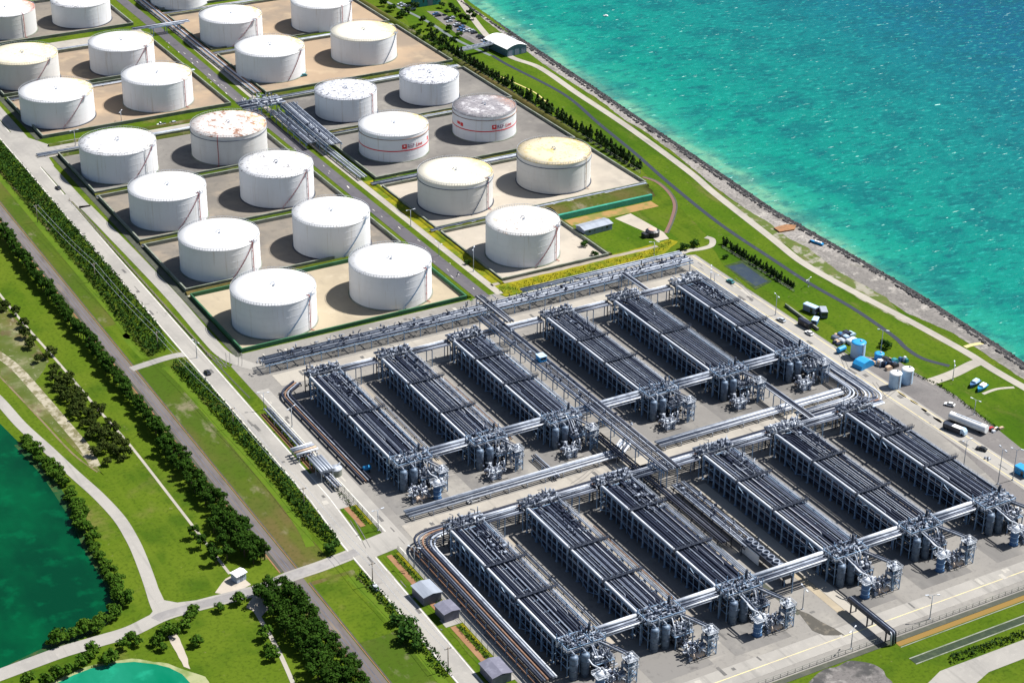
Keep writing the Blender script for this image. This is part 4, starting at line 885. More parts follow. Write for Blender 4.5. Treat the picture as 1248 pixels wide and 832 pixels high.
for row, XS, Y in (('upper', UX, UY), ('lower', LX, LY)):
    for i, x in enumerate(XS):
        w = f'{ORD[i]} pipe bank of the {row} row'
        for k, (dx, dy, nm) in enumerate(((1.9, -10.0, 'left'), (6.1, -10.4, 'middle'), (12.2, -3.2, 'right'))):
            if row == 'upper' and k == 2 and i in (1, 4): continue
            put(VES, (x+dx, Y+dy, .1), f'{nm} dark vessel under the end manifold of the {w}')
        if row == 'upper':
            put(TOW, (x+15, Y-16.5, .1), f'blue grey valve tower at the corner before the {w}')
            put(SK0 if i else SK1, (x+4.6, Y-17.6, .1), f'skid with a silver cabin before the {w}' if i else f'skid of tan drums before the {w}')
            beam_pipe((x+11, Y-3, 10), (x+15, Y-15, 9.6), f'transfer pipe from the {w} to its tower')
            if i == 0: put(COLM, (x+11, Y-20.5, .1), f'blue separator column before the {w}')
        else:
            put(TOW, (x+17.6, Y-20, .1), f'blue grey valve tower before the {w}')
            put(SK1, (x+12.5, Y-18.8, .1), f'skid of tan drums before the {w}')
            if i not in (0, 1): put(COLM, (x+5.6, Y-19.5, .1), f'blue and white separator column before the {w}')
            elif i == 0: put(COLM, (x+6, Y-20, .1), f'blue and white separator column before the {w}')
            beam_pipe((x+11, Y-3, 10), (x+17.6, Y-18, 9.6), f'transfer pipe from the {w} to its tower')
            if i > 1: beam_pipe((x+6, Y-4, 9.8), (x+5.6, Y-18, 8.6), f'transfer pipe from the {w} to its column', P_WHITE)
        # near-end pipe bridges to the next bank
        if i < 5:
            x0, x1 = x+BW+.6, XS[i+1]-.2
            t = thing('pipe_bridge', f'pipe bridge between the {ORD[i]} and {ORD[i+1]} banks at the near end of the {row} row', 'pipe bridge', (x0, Y-2.6, 0), 0, 'pipe bridges joining the bank ends')
            L = x1-x0
            for k, (dy, z, r, m) in enumerate(((1.4, 9.8, .75, P_WHITE if row == 'lower' else P_LIGHT), (-.2, 9.4, .45, P_LIGHT), (-1.3, 9.3, .34, P_MID), (-2.2, 9.3, .3, P_WHITE), (.2, 7.7, .4, P_MID), (-1.4, 7.7, .3, P_LIGHT))):
                b = MB(); b.tube([(0, dy, z), (L, dy, z)], r, 8); b.build('pipe', m, t)
            for q in (.5, L-.5) if L < 22 else (.5, L/2, L-.5):
                b = MB(); b.bar((q, 1.9, 0), (q, 1.9, 9), .32); b.bar((q, -2.6, 0), (q, -2.6, 9), .32); b.bar((q, -2.8, 8.85), (q, 2.1, 8.85), .3); b.bar((q, -2.8, 7.2), (q, 2.1, 7.2), .3); b.build('trestle', FRAME, t)
            # head bridge
            t = thing('pipe_bridge', f'pipe bridge between the {ORD[i]} and {ORD[i+1]} banks at the far end of the {row} row', 'pipe bridge', (x0, Y+BL+3.2, 0), 0, 'pipe bridges joining the bank ends')
            for k, (dy, z, r, m) in enumerate(((2.2, 8.4, .34, P_WHITE), (1.0, 8.4, .4, P_LIGHT), (-.3, 8.3, .35, P_DARK), (-1.4, 8.4, .3, P_LIGHT), (-2.4, 8.3, .3, P_MID))):
                b = MB(); b.tube([(0, dy, z), (L, dy, z)], r, 8); b.build('pipe', m, t)
            for q in (.6, L/2, L-.6):
                b = MB(); b.bar((q, 2.6, 0), (q, 2.6, 8), .3); b.bar((q, -2.8, 0), (q, -2.8, 8), .3); b.bar((q, -3, 7.85), (q, 2.9, 7.85), .3); b.build('trestle', FRAME, t)
        # gravel/asphalt pads and loose low pipes beside the bank
        rect('bank_apron', x-8, Y-26 if row == 'lower' else Y-24, x+BW+.8, Y+BL+2, PAD, .075+.0005*i, 'dark apron below the pipe bank')
        rect('service_lane', x+BW+.9, Y-2, x+BW+10, Y+BL, LANE, .09)
        t = thing('ground_pipe', f'low ground pipe right of the {w}', 'pipe', (x+BW+9.6, Y, .1), 0, 'low pipes along the feet of the banks')
        for k, m in enumerate((P_RUST if i % 2 else P_MID, P_LIGHT)):
            b = MB(); b.tube([(k*.8-.4, 4, .6), (k*.8-.4, BL-6-R.random()*20, .6)], .24, 6); b.build('pipe', m, t)
        b = MB()
        for q in range(6, 60, 9): b.box(-.9, q, 0, .9, q+.3, .36)
        b.build('sleeper', BUNDC, t)

# ------------------------------------------------------------------ racks and pipe bundles that tie the rows together
PX = [P_LIGHT, P_DARK, P_MID, P_WHITE, P_DARK, P_LIGHT, P_MID]
pipe_run([(264,680),(486,680)], 9, .3, .85, 4.4, [P_LIGHT, P_DARK, P_LIGHT, P_MID, P_WHITE], 'long pipe rack along the foot of the tank farm', 'main pipe racks', 'pipe rack', 8, 'pipe_rack', 2, FRAME, 7, busy=9)
pipe_run([(396,685.4),(485,685.4)], 4, .34, 1.0, 5.4, [P_LIGHT, P_MID, P_LIGHT], 'raised pipe rack beside the yellow verge', 'main pipe racks', 'pipe rack', 8, 'pipe_rack', 2, FRAME, 7)
pipe_run([(364,662),(364,512)], 8, .38, .92, 10.6, [P_MID, P_DARK, P_LIGHT, P_DARK, P_MID, P_DARK, P_LIGHT], 'raised trunk rack running down the middle between the banks', 'main pipe racks', 'pipe rack', 9, 'pipe_rack', 2, FRAME, 7, busy=3)
pipe_run([(359.6,560),(359.6,470)], 4, .35, 1.0, 3, [P_DARK, P_MID, P_DARK], 'dark low pipe rack left of the trunk rack', 'main pipe racks', 'pipe rack', 9, 'pipe_rack', 2, STEELD, 6)
pipe_run([(261,430),(261,526.2),(478,526.2)], 6, .4, 1.1, 3.6, [P_DARK, P_MID, P_RUST, P_DARK, P_LIGHT, P_WHITE], 'curving pipe rack round the corner of the lower row', 'main pipe racks', 'pipe rack', 8.5, 'pipe_rack', 9, FRAME, 7, busy=0)
pipe_run([(266,545),(360,545),(368,551)], 5, .42, 1.1, 1.6, [P_WHITE, P_LIGHT, P_WHITE, P_MID], 'white pipe rack on the near side of the upper row, left half', 'main pipe racks', 'pipe rack', 8, 'pipe_rack', 2, STEEL, 7)
pipe_run([(378,543),(474,543)], 5, .42, 1.1, 1.6, [P_LIGHT, P_WHITE, P_MID, P_WHITE], 'white pipe rack on the near side of the upper row, right half', 'main pipe racks', 'pipe rack', 8, 'pipe_rack', 2, STEEL, 7)
pipe_run([(477.5,668),(477.5,530),(440,530)], 9, .4, 1.15, 3.4, [P_WHITE, P_LIGHT, P_MID, P_LIGHT, P_WHITE, P_DARK, P_LIGHT], 'broad bundle of pipes that turns the seaward corner', 'main pipe racks', 'pipe rack', 9, 'pipe_rack', 9, FRAME, 7, busy=0)
pipe_run([(264,575),(263.2,655),(272,661)], 4, .4, 1.1, .8, [P_DARK, P_RUST, P_LIGHT, P_DARK], 'dark pipes along the left foot of the upper row', 'main pipe racks', 'pipe rack', 10, 'pipe_rack', 6, STEELD, 7)
pipe_run([(330,560),(330,541)], 3, .3, .9, 1.4, PX, 'short link rack between the upper row and the middle road', 'main pipe racks', 'pipe rack', 8, 'pipe_rack', 2, FRAME)
pipe_run([(441,558),(441,522)], 4, .3, .9, 6, PX, 'link rack over the middle road', 'main pipe racks', 'pipe rack', 9, 'pipe_rack', 2, FRAME)
pipe_run([(447,656),(447,678)], 4, .3, .9, 6, PX, 'short link rack from the seaward banks to the rear rack', 'main pipe racks', 'pipe rack', 9, 'pipe_rack', 2, FRAME)
pipe_run([(376,690),(376,660)], 5, .3, .9, 5.4, PX, 'short link rack into the trunk rack', 'main pipe racks', 'pipe rack', 9, 'pipe_rack', 2, FRAME)
pipe_run([(366,511),(366,462)], 7, .34, .9, 4.2, [P_MID, P_LIGHT, P_DARK, P_DARK, P_LIGHT], 'cluttered lower pipe rack continuing the trunk rack to the south', 'main pipe racks', 'pipe rack', 7, 'pipe_rack', 2, STEELD, 7, busy=4)
# long enclosed pipe trestle over the south road
t = thing('pipe_trestle', 'dark pipe trestle with a white edge reaching over the south road', 'pipe trestle', (376.5, 395, 0))
b = MB(); b.box(-1.5, 0, 4.2, 1.5, 23, 4.6); b.box(-1.5, 0, 4.6, -1.35, 23, 5.9); b.build('deck', STEELD, t)
for k, m in enumerate((P_WHITE, P_DARK, P_LIGHT, P_DARK)):
    b = MB(); b.tube(fillet([(-1.0+k*.65, 23.5, 5.1), (-1.0+k*.65, -.3, 5.1), (-1.0+k*.65, -.8, .5)], .8), .27, 7); b.build('pipe', m, t)
for y in (2, 12, 21):
    b = MB(); b.bar((-1.2, y, 0), (-1.2, y, 4.2), .4); b.bar((1.2, y, 0), (1.2, y, 4.2), .4); b.bar((-1.6, y, 4.1), (1.6, y, 4.1), .4); b.build('trestle_leg', STEELD, t)
# pipe crossing over the inner road in the tank farm
t = thing('pipe_crossing', 'cluttered pipe crossing over the inner road between the tank blocks', 'pipe crossing', (386, 970, .1))
b = MB()
for x in (-9, -3, 3, 9):
    for y in (-6, 0, 6): b.bar((x, y, 0), (x, y, 6.5), .4)
for y in (-6, 0, 6): b.bar((-10, y, 6.4), (10, y, 6.4), .4)
for x in (-9, -3, 3, 9): b.bar((x, -7, 6.7), (x, 7, 6.7), .4)
b.build('steel_frame', FRAME, t)
for k in range(8):
    b = MB(); b.tube([(-14, -6+k*1.6, 7.2), (12, -6+k*1.6, 7.2)], .4, 7); b.build('pipe', PX[k % 7], t)
b = MB(); clutter(b, -10, 9, -7, 7, 6.8, 9.4, 90, random.Random(3)); b.build('spool_work', [P_LIGHT, P_MID, P_WHITE], t)
pipe_run([(399,964),(397.5,925),(396.5,893)], 8, .42, 1.1, 5.5, [P_LIGHT, P_MID, P_LIGHT, P_MID, P_WHITE], 'raised silver pipe rack coming down from the pipe crossing', 'main pipe racks', 'pipe rack', 9, 'pipe_rack', 2, FRAME, 7, busy=3)
pipe_run([(390,962),(388.5,905)], 6, .36, 1.0, 3.6, [P_LIGHT, P_MID, P_MID], 'lower silver pipe rack beside the pipe crossing', 'main pipe racks', 'pipe rack', 9, 'pipe_rack', 2, FRAME, 7, busy=3)
t = thing('pipe_crossing', 'smaller pipe crossing over the inner road in the back of the tank farm', 'pipe crossing', (388, 1135, .1))
b = MB()
for x in (-9, 0, 9):
    for y in (-2.5, 2.5): b.bar((x, y, 0), (x, y, 5.5), .4)
for y in (-2.5, 2.5): b.bar((-12, y, 5.4), (12, y, 5.4), .4)
b.build('steel_frame', FRAME, t)
for k in range(5):
    b = MB(); b.tube([(-22, -2+k, 6), (16, -2+k, 6)], .34, 7); b.build('pipe', PX[k], t)
# ------------------------------------------------------------------ trees, hedges, shrubs
def leaves(b, r, cs, n, s0, s1, squash=.8):
    """leaf clumps: many small tilted faces spread through lobes cs = (x,y,z,radius)"""
    tot = sum(c[3]**2 for c in cs)
    for cx, cy, cz, cr in cs:
        for _ in range(int(n*cr*cr/tot)):
            while True:
                d = Vector((r.uniform(-1,1), r.uniform(-1,1), r.uniform(-1,1)))
                if .05 < d.length < 1: break
            q = d.normalized()*cr*(r.random()**.38)
            p = Vector((cx+q.x, cy+q.y, cz+q.z*squash))
            nrm = (d.normalized()+Vector((r.uniform(-.8,.8), r.uniform(-.8,.8), r.uniform(-.2,1)))).normalized()
            t = nrm.cross(Vector((r.uniform(-1,1), r.uniform(-1,1), r.uniform(-1,1)))).normalized(); u = nrm.cross(t)
            s = r.uniform(s0, s1); k = len(b.v); w = r.uniform(.55, .9)
            b.v += [tuple(p-t*s), tuple(p+u*s*w), tuple(p+t*s), tuple(p-u*s*w)]; b.face([k, k+1, k+2, k+3])
def make_tree(name, label, group, m, h, rad, n, r, kind='round', s=(.35, .75)):
    t = thing(name, label, 'tree', (0,0,0), 0, group)
    b = MB(); lean = r.uniform(-.3, .3)
    b.tube([(0,0,0), (lean*.4, 0, h*.3), (lean, lean*.5, h*.72)], .035*h, 6, True, .012*h)
    for k in range(4):
        a = r.uniform(0, 6.28); b.tube([(lean*.5, 0, h*(.32+.08*k)), (math.cos(a)*rad*.55, math.sin(a)*rad*.55, h*(.5+.09*k))], .014*h, 5, True, .005*h)
    b.build('trunk', BARK, t)
    b = MB(); cs = []
    if kind == 'cone':
        for k in range(9):
            f = k/8; a = r.uniform(0, 6.28); q = rad*(1-f)*.5; cs.append((math.cos(a)*q, math.sin(a)*q, h*(.2+.72*f), rad*(.62-.42*f)))
    else:
        for k in range(r.randint(8, 11)):
            a = r.uniform(0, 6.28); q = rad*math.sqrt(r.random())*.72; cs.append((math.cos(a)*q, math.sin(a)*q, h*r.uniform(.45, .8)-.1*q, rad*r.uniform(.3, .5)))
        cs.append((0, 0, h*.78, rad*.42))
    leaves(b, r, cs, n, *s); b.build('crown', m, t)
    return t
TR = {}
def scatter(key, name, label, group, m, h, rad, n, pts, kind='round', nv=3, s=(.35,.75), var=(.8, 1.2)):
    ps = []
    for i, (x, y) in enumerate(pts):
        r = random.Random(hash(key) % 1000+i) if False else random.Random(len(key)*37+i)
        sc = r.uniform(*var); rz = r.uniform(0, 6.28)
        if i < nv: o = make_tree(name, label, group, m, h, rad, n, r, kind, s); ps.append(o); o.location = (x, y, 0); o.rotation_euler = (0,0,rz); o.scale = (sc, sc, sc*r.uniform(.9,1.1))
        else: dup(ps[i % nv], (x, y, 0), rz, None, None, (sc, sc*r.uniform(.9,1.1), sc*r.uniform(.85,1.15)))
def rows(xs, y0, y1, step, jit, r=random.Random(21)):
    out = []
    for x in xs:
        y = y0+r.uniform(0, step*.5)
        while y < y1: out.append((x+r.uniform(-jit, jit), y)); y += step*r.uniform(.8, 1.2)
    return out
belt = rows((205.4,), 640, 905, 2.3, 1.0)+rows((203.2, 206.6), 545, 640, 3.6, .9)+rows((192, 197.5, 203, 208), 544, 574, 6.2, 1.6)
belt = [p for p in belt if not (p[0] < 200 and p[1] < 548)]
scatter('belt', 'shelterbelt_tree', 'dark green tree in the long dense row left of the grey service road', 'shelterbelt trees along the service road', LEAF_PINE, 7.2, 2.8, 560, belt, nv=7, var=(.75, 1.2), s=(.25, .55))
belt2 = rows((197.6, 202.2, 206.8), 402, 526, 3.9, 1.2)
scatter('belttwo', 'roadside_tree', 'dark green tree in the tree belt south of the lake road', 'tree belt south of the lake road', LEAF_PINE, 7.8, 3.6, 700, belt2, nv=6, s=(.25,.55), var=(.75, 1.2))
rl = random.Random(5); lake = []
LK = smooth_path([(p[0], p[1]) for p in A([(26,536),(45,556),(64,577),(88,605),(97,628),(112,658),(128,690),(146,722),(151,738),(140,752),(118,766),(95,774),(72,784),(60,790)])], 8)
acc = 0
for i in range(1, len(LK)):
    acc += (LK[i]-LK[i-1]).length
    if acc > 1.7: acc = 0; lake.append((LK[i].x+rl.uniform(-1.6, 1.6), LK[i].y+rl.uniform(-1.6, 1.6)))
scatter('lakeside', 'lakeside_tree', 'bushy green tree on the shore of the dark green lake', 'trees round the lake shore', LEAF_LAKE, 4.8, 2.9, 560, lake, nv=6, s=(.25,.55), var=(.6, 1.15))
cl = []
CP = A([(58,455),(72,447),(100,480),(118,500),(140,525),(164,558),(150,568),(122,568),(108,540),(92,512),(76,490),(60,474)])
def inside(x, y, P):
    c = False; j = len(P)-1
    for i in range(len(P)):
        if (P[i][1] > y) != (P[j][1] > y) and x < (P[j][0]-P[i][0])*(y-P[i][1])/(P[j][1]-P[i][1])+P[i][0]: c = not c
        j = i
    return c
xs = [p[0] for p in CP]; ysx = [p[1] for p in CP]; tries = 0
while len(cl) < 46 and tries < 6000:
    tries += 1; x = rl.uniform(min(xs), max(xs)); y = rl.uniform(min(ysx), max(ysx))
    if inside(x, y, CP) and all((x-a)**2+(y-b)**2 > 8 for a, b in cl): cl.append((x, y))
cl += A([(32,412),(40,418),(38,424),(46,442),(58,437),(64,432),(20,384),(8,376),(2,380),(30,400)])
scatter('grove', 'grove_tree', 'olive green tree of the scrubby grove in the dry field', 'grove in the dry field', LEAF_OLIVE, 5.2, 3.0, 560, cl, nv=6, s=(.25,.55), var=(.6, 1.15))
co = rows((531.6, 534), 795, 1045, 5.4, .8)
scatter('coastrow', 'coastal_conifer', 'small dark conifer of the row between tanks and coastal lawn', 'conifer row beside the coastal lawn', LEAF_COAST, 6.4, 2.2, 260, co, 'cone', 3)
co2 = rows((516.2,), 636, 694, 2.3, .5)
scatter('clipped', 'young_conifer', 'small dark conifer in the clipped row above the settling pond', 'young conifers above the settling pond', LEAF_COAST, 4.2, 1.6, 180, co2, 'cone', 2, (.3,.55))
park = A([(268,744),(291,735),(232,757),(226,766),(213,774),(196,780),(204,776),(190,786),(168,786),(160,780),(150,792),(137,806),(128,810),(108,806),(99,812),(113,798),(36,832),(70,826),(84,822),(58,834),(198,792),(240,786),(324,778),(328,795),(334,804),(236,748)])
PL_ = ['round park tree beside the lake road junction', 'park tree near the pond']
scatter('parktree', 'park_tree', 'scattered single tree in the park south of the lake road', 'park trees south of the lake road', LEAF_LAKE, 5.4, 3.1, 360, park, nv=4, var=(.7, 1.1))
upp = A([(550,14),(556,20),(562,26),(545,18),(538,10),(573,20),(577,24),(515,30),(524,36),(533,44),(541,50),(553,56),(505,12),(498,18),(490,20),(570,28),(600,60)])
scatter('northtree', 'coast_tree', 'dark tree by the car park at the top of the coast', 'trees by the coastal car park', LEAF_COAST, 6, 3, 320, upp, nv=3)
far = A([(505,38),(512,44),(520,50),(530,57),(540,63),(468,8),(478,14),(488,22),(560,46),(548,38)])
scatter('northshrub', 'verge_tree', 'bushy dark tree on the verge beside the back tanks', 'trees beside the back tanks', LEAF_PINE, 5.4, 3.4, 320, far, nv=2)
misc = [(at(498,782),'lone dark bush at the bend of the hedge',1.3),(at(404,672),'round bush at the road corner by the hedge end',1.0),(at(1079,408+16),'dark round tree among the blue tanks',.9),(at(570,317+5),'round shrub on the verge beside the inner road',.55),(at(847,300),'green shrub at the loop of the footpath',.8),(at(834,304),'pale shrub at the end of the yellow verge',.8),(at(712,300),'dark shrub below the grey shed',.7),(at(725,312),'dark low shrub near the fenced lawn corner',.6),(at(884,315),'small dark shrub beside the footpath',.5),(at(500,770),'broad dark bush beside the main road',1.2),(at(484,760),'dark bush near the main road',.9),(at(508,790),'bush at the lower end of the hedge',.8)]
pm = make_tree('shrub', misc[0][1], None, LEAF_HEDGE, 4.6, 3.4, 380, random.Random(77))
for i, (p, l, s) in enumerate(misc):
    if i == 0: pm.location = (p.x, p.y, 0); pm.scale = (s, s, s*.9); pm['category'] = 'shrub'
    else: o = dup(pm, (p.x, p.y, 0), i*1.3, l, None, (s, s, s*.9))
def hedge(name, label, edge0, edge1, h, m, dens, s=(.3, .62), rnd=11, lump=1.0, cat='hedge'):
    """hedge belt between two polylines of equal length; lumpy top, leaf faces all through the shell"""
    r = random.Random(rnd); b = MB(); n = len(edge0)
    for i in range(n-1):
        a0, a1, c0, c1 = [Vector(q) for q in (edge0[i], edge0[i+1], edge1[i], edge1[i+1])]
        L = ((a1-a0).length+(c1-c0).length)/2; Wd = ((c0-a0).length+(c1-a1).length)/2
        cells = int(L*Wd*dens)
        for _ in range(cells):
            t = r.random(); u = r.random(); p = (a0+(a1-a0)*t)*(1-u)+(c0+(c1-c0)*t)*u
            e = min(u, 1-u)*Wd
            lum = .62+.38*math.sin(p.x*1.05*lump+1.7*math.sin(p.y*.31))*math.sin(p.y*.83*lump+p.x*.4)
            top = h*min(1, .35+e*.5)*lum
            z = top*(1-r.random()**2.2*.8)
            nrm = Vector((r.uniform(-1,1), r.uniform(-1,1), r.uniform(.0,1.2))).normalized(); tt = nrm.cross(Vector((r.uniform(-1,1), r.uniform(-1,1), r.uniform(-1,1)))).normalized(); uu = nrm.cross(tt)
            q = r.uniform(*s); k = len(b.v); p3 = Vector((p.x+r.uniform(-.5,.5), p.y+r.uniform(-.5,.5), .1+z))
            b.v += [tuple(p3-tt*q), tuple(p3+uu*q*.7), tuple(p3+tt*q), tuple(p3-uu*q*.7)]; b.face([k, k+1, k+2, k+3])
    return tag(b.build(name, m), label, cat)
hedge('hedge', 'broad dense hedge belt between service road verge and main road, upper length', [(228.5,1250),(228.2,948),(227.8,804),(225.2,739),(226.2,715)], [(240.2,1250),(240.2,948),(240,804),(239,739),(235,718)], 4.6, LEAF_HEDGE, 4.4, rnd=3)
hedge('hedge', 'broad dense hedge belt between service road verge and main road, middle length', [(231,703),(232,683),(232.6,592),(231.4,560),(234,541)], [(237.6,700),(238.6,677),(238.2,592),(237,552),(237,541)], 4.2, LEAF_HEDGE, 4.6, rnd=4)
hedge('hedge', 'dark hedge strip beside the main road south of the lake road', [(232.8,520),(233.6,513),(234,476),(232.8,452)], [(235.8,520),(236.4,513),(237.6,476),(237,452)], 3.4, LEAF_HEDGE, 3.6, rnd=5)
for y0, y1, l in ((548,641,'north of the entry'),(483,525,'between the entry and the sheds'),(453,475,'south of the sheds')):
    hedge('hedge', f'narrow dark clipped hedge in the planted strip {l}', [(250.6,y0),(250.6,y1)], [(252.2,y0),(252.2,y1)], 2.0, LEAF_COAST, 7, (.2,.4), 7)
hedge('hedge', 'scrubby hedge on the bank of the corner road', A([(1156,800),(1200,785),(1250,768)]), A([(1160,808),(1205,792),(1252,776)]), 2.4, LEAF_COAST, 3.2, rnd=8)
hedge('hedge', 'dark low hedge along the seaward edge of the gravel yard', [(p[0], p[1]) for p in A([(1108,455),(1143,470),(1190,505),(1215,525)])], [(p[0]+1.4, p[1]) for p in A([(1108,455),(1143,470),(1190,505),(1215,525)])], 1.6, LEAF_COAST, 6, (.2,.4), 9)
hedge('flower_bed', 'yellow flowering ground cover on the verge', [(393,695.5),(478,697),(496,708)], [(393,703.5),(478,704.5),(494,710)], .8, LEAF_YEL, 1.6, (.2,.42), 10, cat='flower bed')
hedge('hedge', 'dark scrub line below the conifer row', [(527.8,850),(527.9,1040)], [(530.4,850),(530.6,1040)], 2.2, LEAF_COAST, 2.2, rnd=12)

# ------------------------------------------------------------------ vehicles
def make_car(paint_m, kind='car'):
    t = thing('parked_car', 'c', 'car', (0,0,0), 0, None)
    L, Wd, h0, h1 = (4.5, 1.85, .95, 1.5) if kind == 'car' else (5.2, 2.0, 1.1, 1.9)
    b = MB(); b.ext([(-L/2, .35), (-L/2, h0-.12), (-L/2+.12, h0), (L/2-1.2, h0), (L/2-.1, h0-.18), (L/2, .6), (L/2, .35)], -Wd/2, Wd/2, 'x')
    b.v = [(y, x, z) for x, y, z in b.v]; b.f = [f[::-1] for f in b.f]
    b.v = [(y, x, z) for x, y, z in b.v]; o = b.build('body', paint_m, t)
    # cabin with glass band and painted roof
    xr0, xr1 = (-L/2+.5, L/2-1.5) if kind == 'car' else (-.2, L/2-1.4)
    w2 = Wd/2-.12; c = MB(); n = 0
    c.v = [(-w2, xr0, h0), (w2, xr0, h0), (w2, xr1+.35, h0), (-w2, xr1+.35, h0), (-w2+.16, xr0+.4, h1), (w2-.16, xr0+.4, h1), (w2-.16, xr1-.35, h1), (-w2+.16, xr1-.35, h1)]
    for f in ((0,1,5,4),(1,2,6,5),(2,3,7,6),(3,0,4,7)): c.face(list(f))
    c.build('window', GLASS, t)
    c = MB(); c.box(-w2+.14, xr0+.38, h1-.02, w2-.14, xr1-.33, h1+.05); c.build('roof', paint_m, t)
    if kind != 'car':
        c = MB(); c.box(-w2, -L/2+.1, h0, w2, -.4, h0+.06); c.build('load_bed', BLACKP, t)
    for sx in (-1, 1):
        for y in (-L/2+.85, L/2-.9):
            c = MB(); c.tube([(sx*(Wd/2-.2), y, .34), (sx*(Wd/2+.02), y, .34)], .34, 12); c.build('wheel', RUBBER, t)
    return t
# cars are built along Y; fix extrusion orientation: body profile runs along Y, width along X
def fix_car(t):
    for ch in t.children:
        if ch.name.startswith('body'):
            for v in ch.data.vertices: v.co = Vector((v.co.x, v.co.y, v.co.z))
    return t
CARP = {}
def car(px, py, rz, label, pm='white', kind='car', group=None, loc=None):
    k = (pm, kind); P = {'white': WHITE, 'silver': SILVER, 'black': BLACKP, 'blue': BLUED, 'red': RED, 'teal': TEAL}[pm]
    p = at(px, py, .12) if loc is None else Vector(loc)
    if k not in CARP: CARP[k] = o = fix_car(make_car(P, kind)); o.location = p; o.rotation_euler = (0,0,rz); o['label'] = label
    else: o = dup(CARP[k], p, rz, label)
    if group: o['group'] = group
    elif 'group' in o: del o['group']
    if kind != 'car': o['category'] = 'pickup truck'
    return o
car(577,611,PI/2,'white pickup truck on the middle road at its left end','white','pickup'); car(964,496,PI/2,'white pickup truck on the middle road at its seaward end','white','pickup')
car(868,526,PI/2,'black car on the middle road under the link rack','black'); car(457,717,.1,'silver car on the main road just below the entry','silver')
car(952,391,.2,'silver car on the perimeter road beside the seaward bank','silver'); car(986,407,.1,'white car beside the dark trailer at the lawn edge','white')
car(1196,548,.5,'black car in the small yard by the lamp','black'); car(1157,494,.6,'small white car alone on the gravel yard','white')
car(890,344,.1,'dark teal car on the paving behind the seaward bank','teal'); car(197,153,PI/2,'white pickup on the lane behind the flaking tank','white','pickup'); car(211,151,PI/2,'silver car parked behind the flaking tank','silver')
car(71,230,.1,'small black car on the grass between the two left roads','black'); car(253,455,0,'small dark car on the main road by the crossing lane','black'); car(1023,620,0,'black car','black') if False else None
car(370,93,PI/2,'teal car on the brown ground beside the pale cream tank','teal')
rc = random.Random(9)
for k, (px, py) in enumerate([(531,18),(534,20),(545,24),(548,27),(551,23),(556,31),(558,33),(561,37),(563,34),(565,38),(568,39),(571,38),(575,39),(578,41),(584,45),(587,47),(590,50),(593,52)]):
    pm = rc.choice(['white','silver','black','blue','silver','black'])
    car(px, py, PI/2+rc.uniform(-.15,.15), f'{pm} car in the crowded coastal car park', pm, 'car', 'cars in the coastal car park')
for k, (px, py) in enumerate([(492,8),(498,9),(503,12),(488,6)]): pm = rc.choice(['black','silver','blue']); car(px, py, PI/2, f'{pm} car in the far car park by the teal building', pm, 'car', 'cars in the far car park')

# ------------------------------------------------------------------ lamps, poles, wires
def make_lamp(h, two=True):
    t = thing('lamp_post', 'l', 'lamp post', (0,0,0), 0, None)
    b = MB(); b.tube([(0,0,0), (0,0,h)], .2, 7, True, .12); b.box(-.35,-.35,0,.35,.35,.3); b.build('pole', STEEL, t)
    for s in ((-1, 1) if two else (1,)):
        b = MB(); b.tube(fillet([(0,0,h-.2), (s*.9,0,h+.25), (s*1.7,0,h+.2)], .4), .08, 6); b.build('arm', STEEL, t)
        b = MB(); b.box(s*1.5-.1, -.22, h+.06, s*1.5+s*1.1+.1, .22, h+.32); b.build('lamp_head', P_WHITE, t)
    return t
LP = None
lamps = [((500.6,276),9,'lamp post on the verge below the cream roofed tank'),((577,331),12,'tall lamp post on the verge in front of the green ringed tank'),((535,312),7,'short lamp post at the compound corner by the inner road'),((797,311),7,'lamp post on the yellow verge by the round shed'),((985,349),4,'low white lamp by the dark drain'),((945,384),10,'lamp post at the corner of the perimeter road behind the conifers'),((1073,432),12,'tall lamp post with white heads above the blue tank'),((1174,571),13,'tall lamp post beside the lower seaward bank'),((1161,463),8,'lamp post at the bend of the coast spur'),((1187,505),7,'slim lamp post by the white tanker'),((1133,754),10,'lamp post on the south road by the planted belt'),((1037,790),8,'lamp post at the foot of the pipe trestle'),((978,742),9,'lamp post beside the pale lane of the lower row'),((505,692),9,'lamp post on the perimeter road south of the entry'),((461,646),9,'lamp post by the entry lane'),((866,342),7,'lamp post behind the farthest seaward bank'),((870,350),7,'second lamp post on the grass behind the seaward bank'),((322,499),8,'lamp post at the top left corner of the plant paving'),((356,520),9,'lamp post on the perimeter road left of the first upper bank'),((1216,590),16,'slender mast near the right edge'),((1234,585),14,'slender mast closest to the right edge'),((92,178),9,'white lamp post on the dike beside the left tanks'),((148,148),6,'lamp post with a dark floodlight between the left tanks'),((240,436),8,'lamp post at the front corner of the tank farm')]
for i, ((px, py), h, l) in enumerate(lamps):
    p = at(px, py)
    if LP is None: LP = make_lamp(10); o = LP; o.location = p; o['label'] = l
    else: o = dup(LP, p, i*.9, l)
    o.scale = (1, 1, h/10)
poles = [(226,880),(229.5,800),(231,719),(234.5,640),(235,570),(236,512),(236.5,455)]
t0 = None
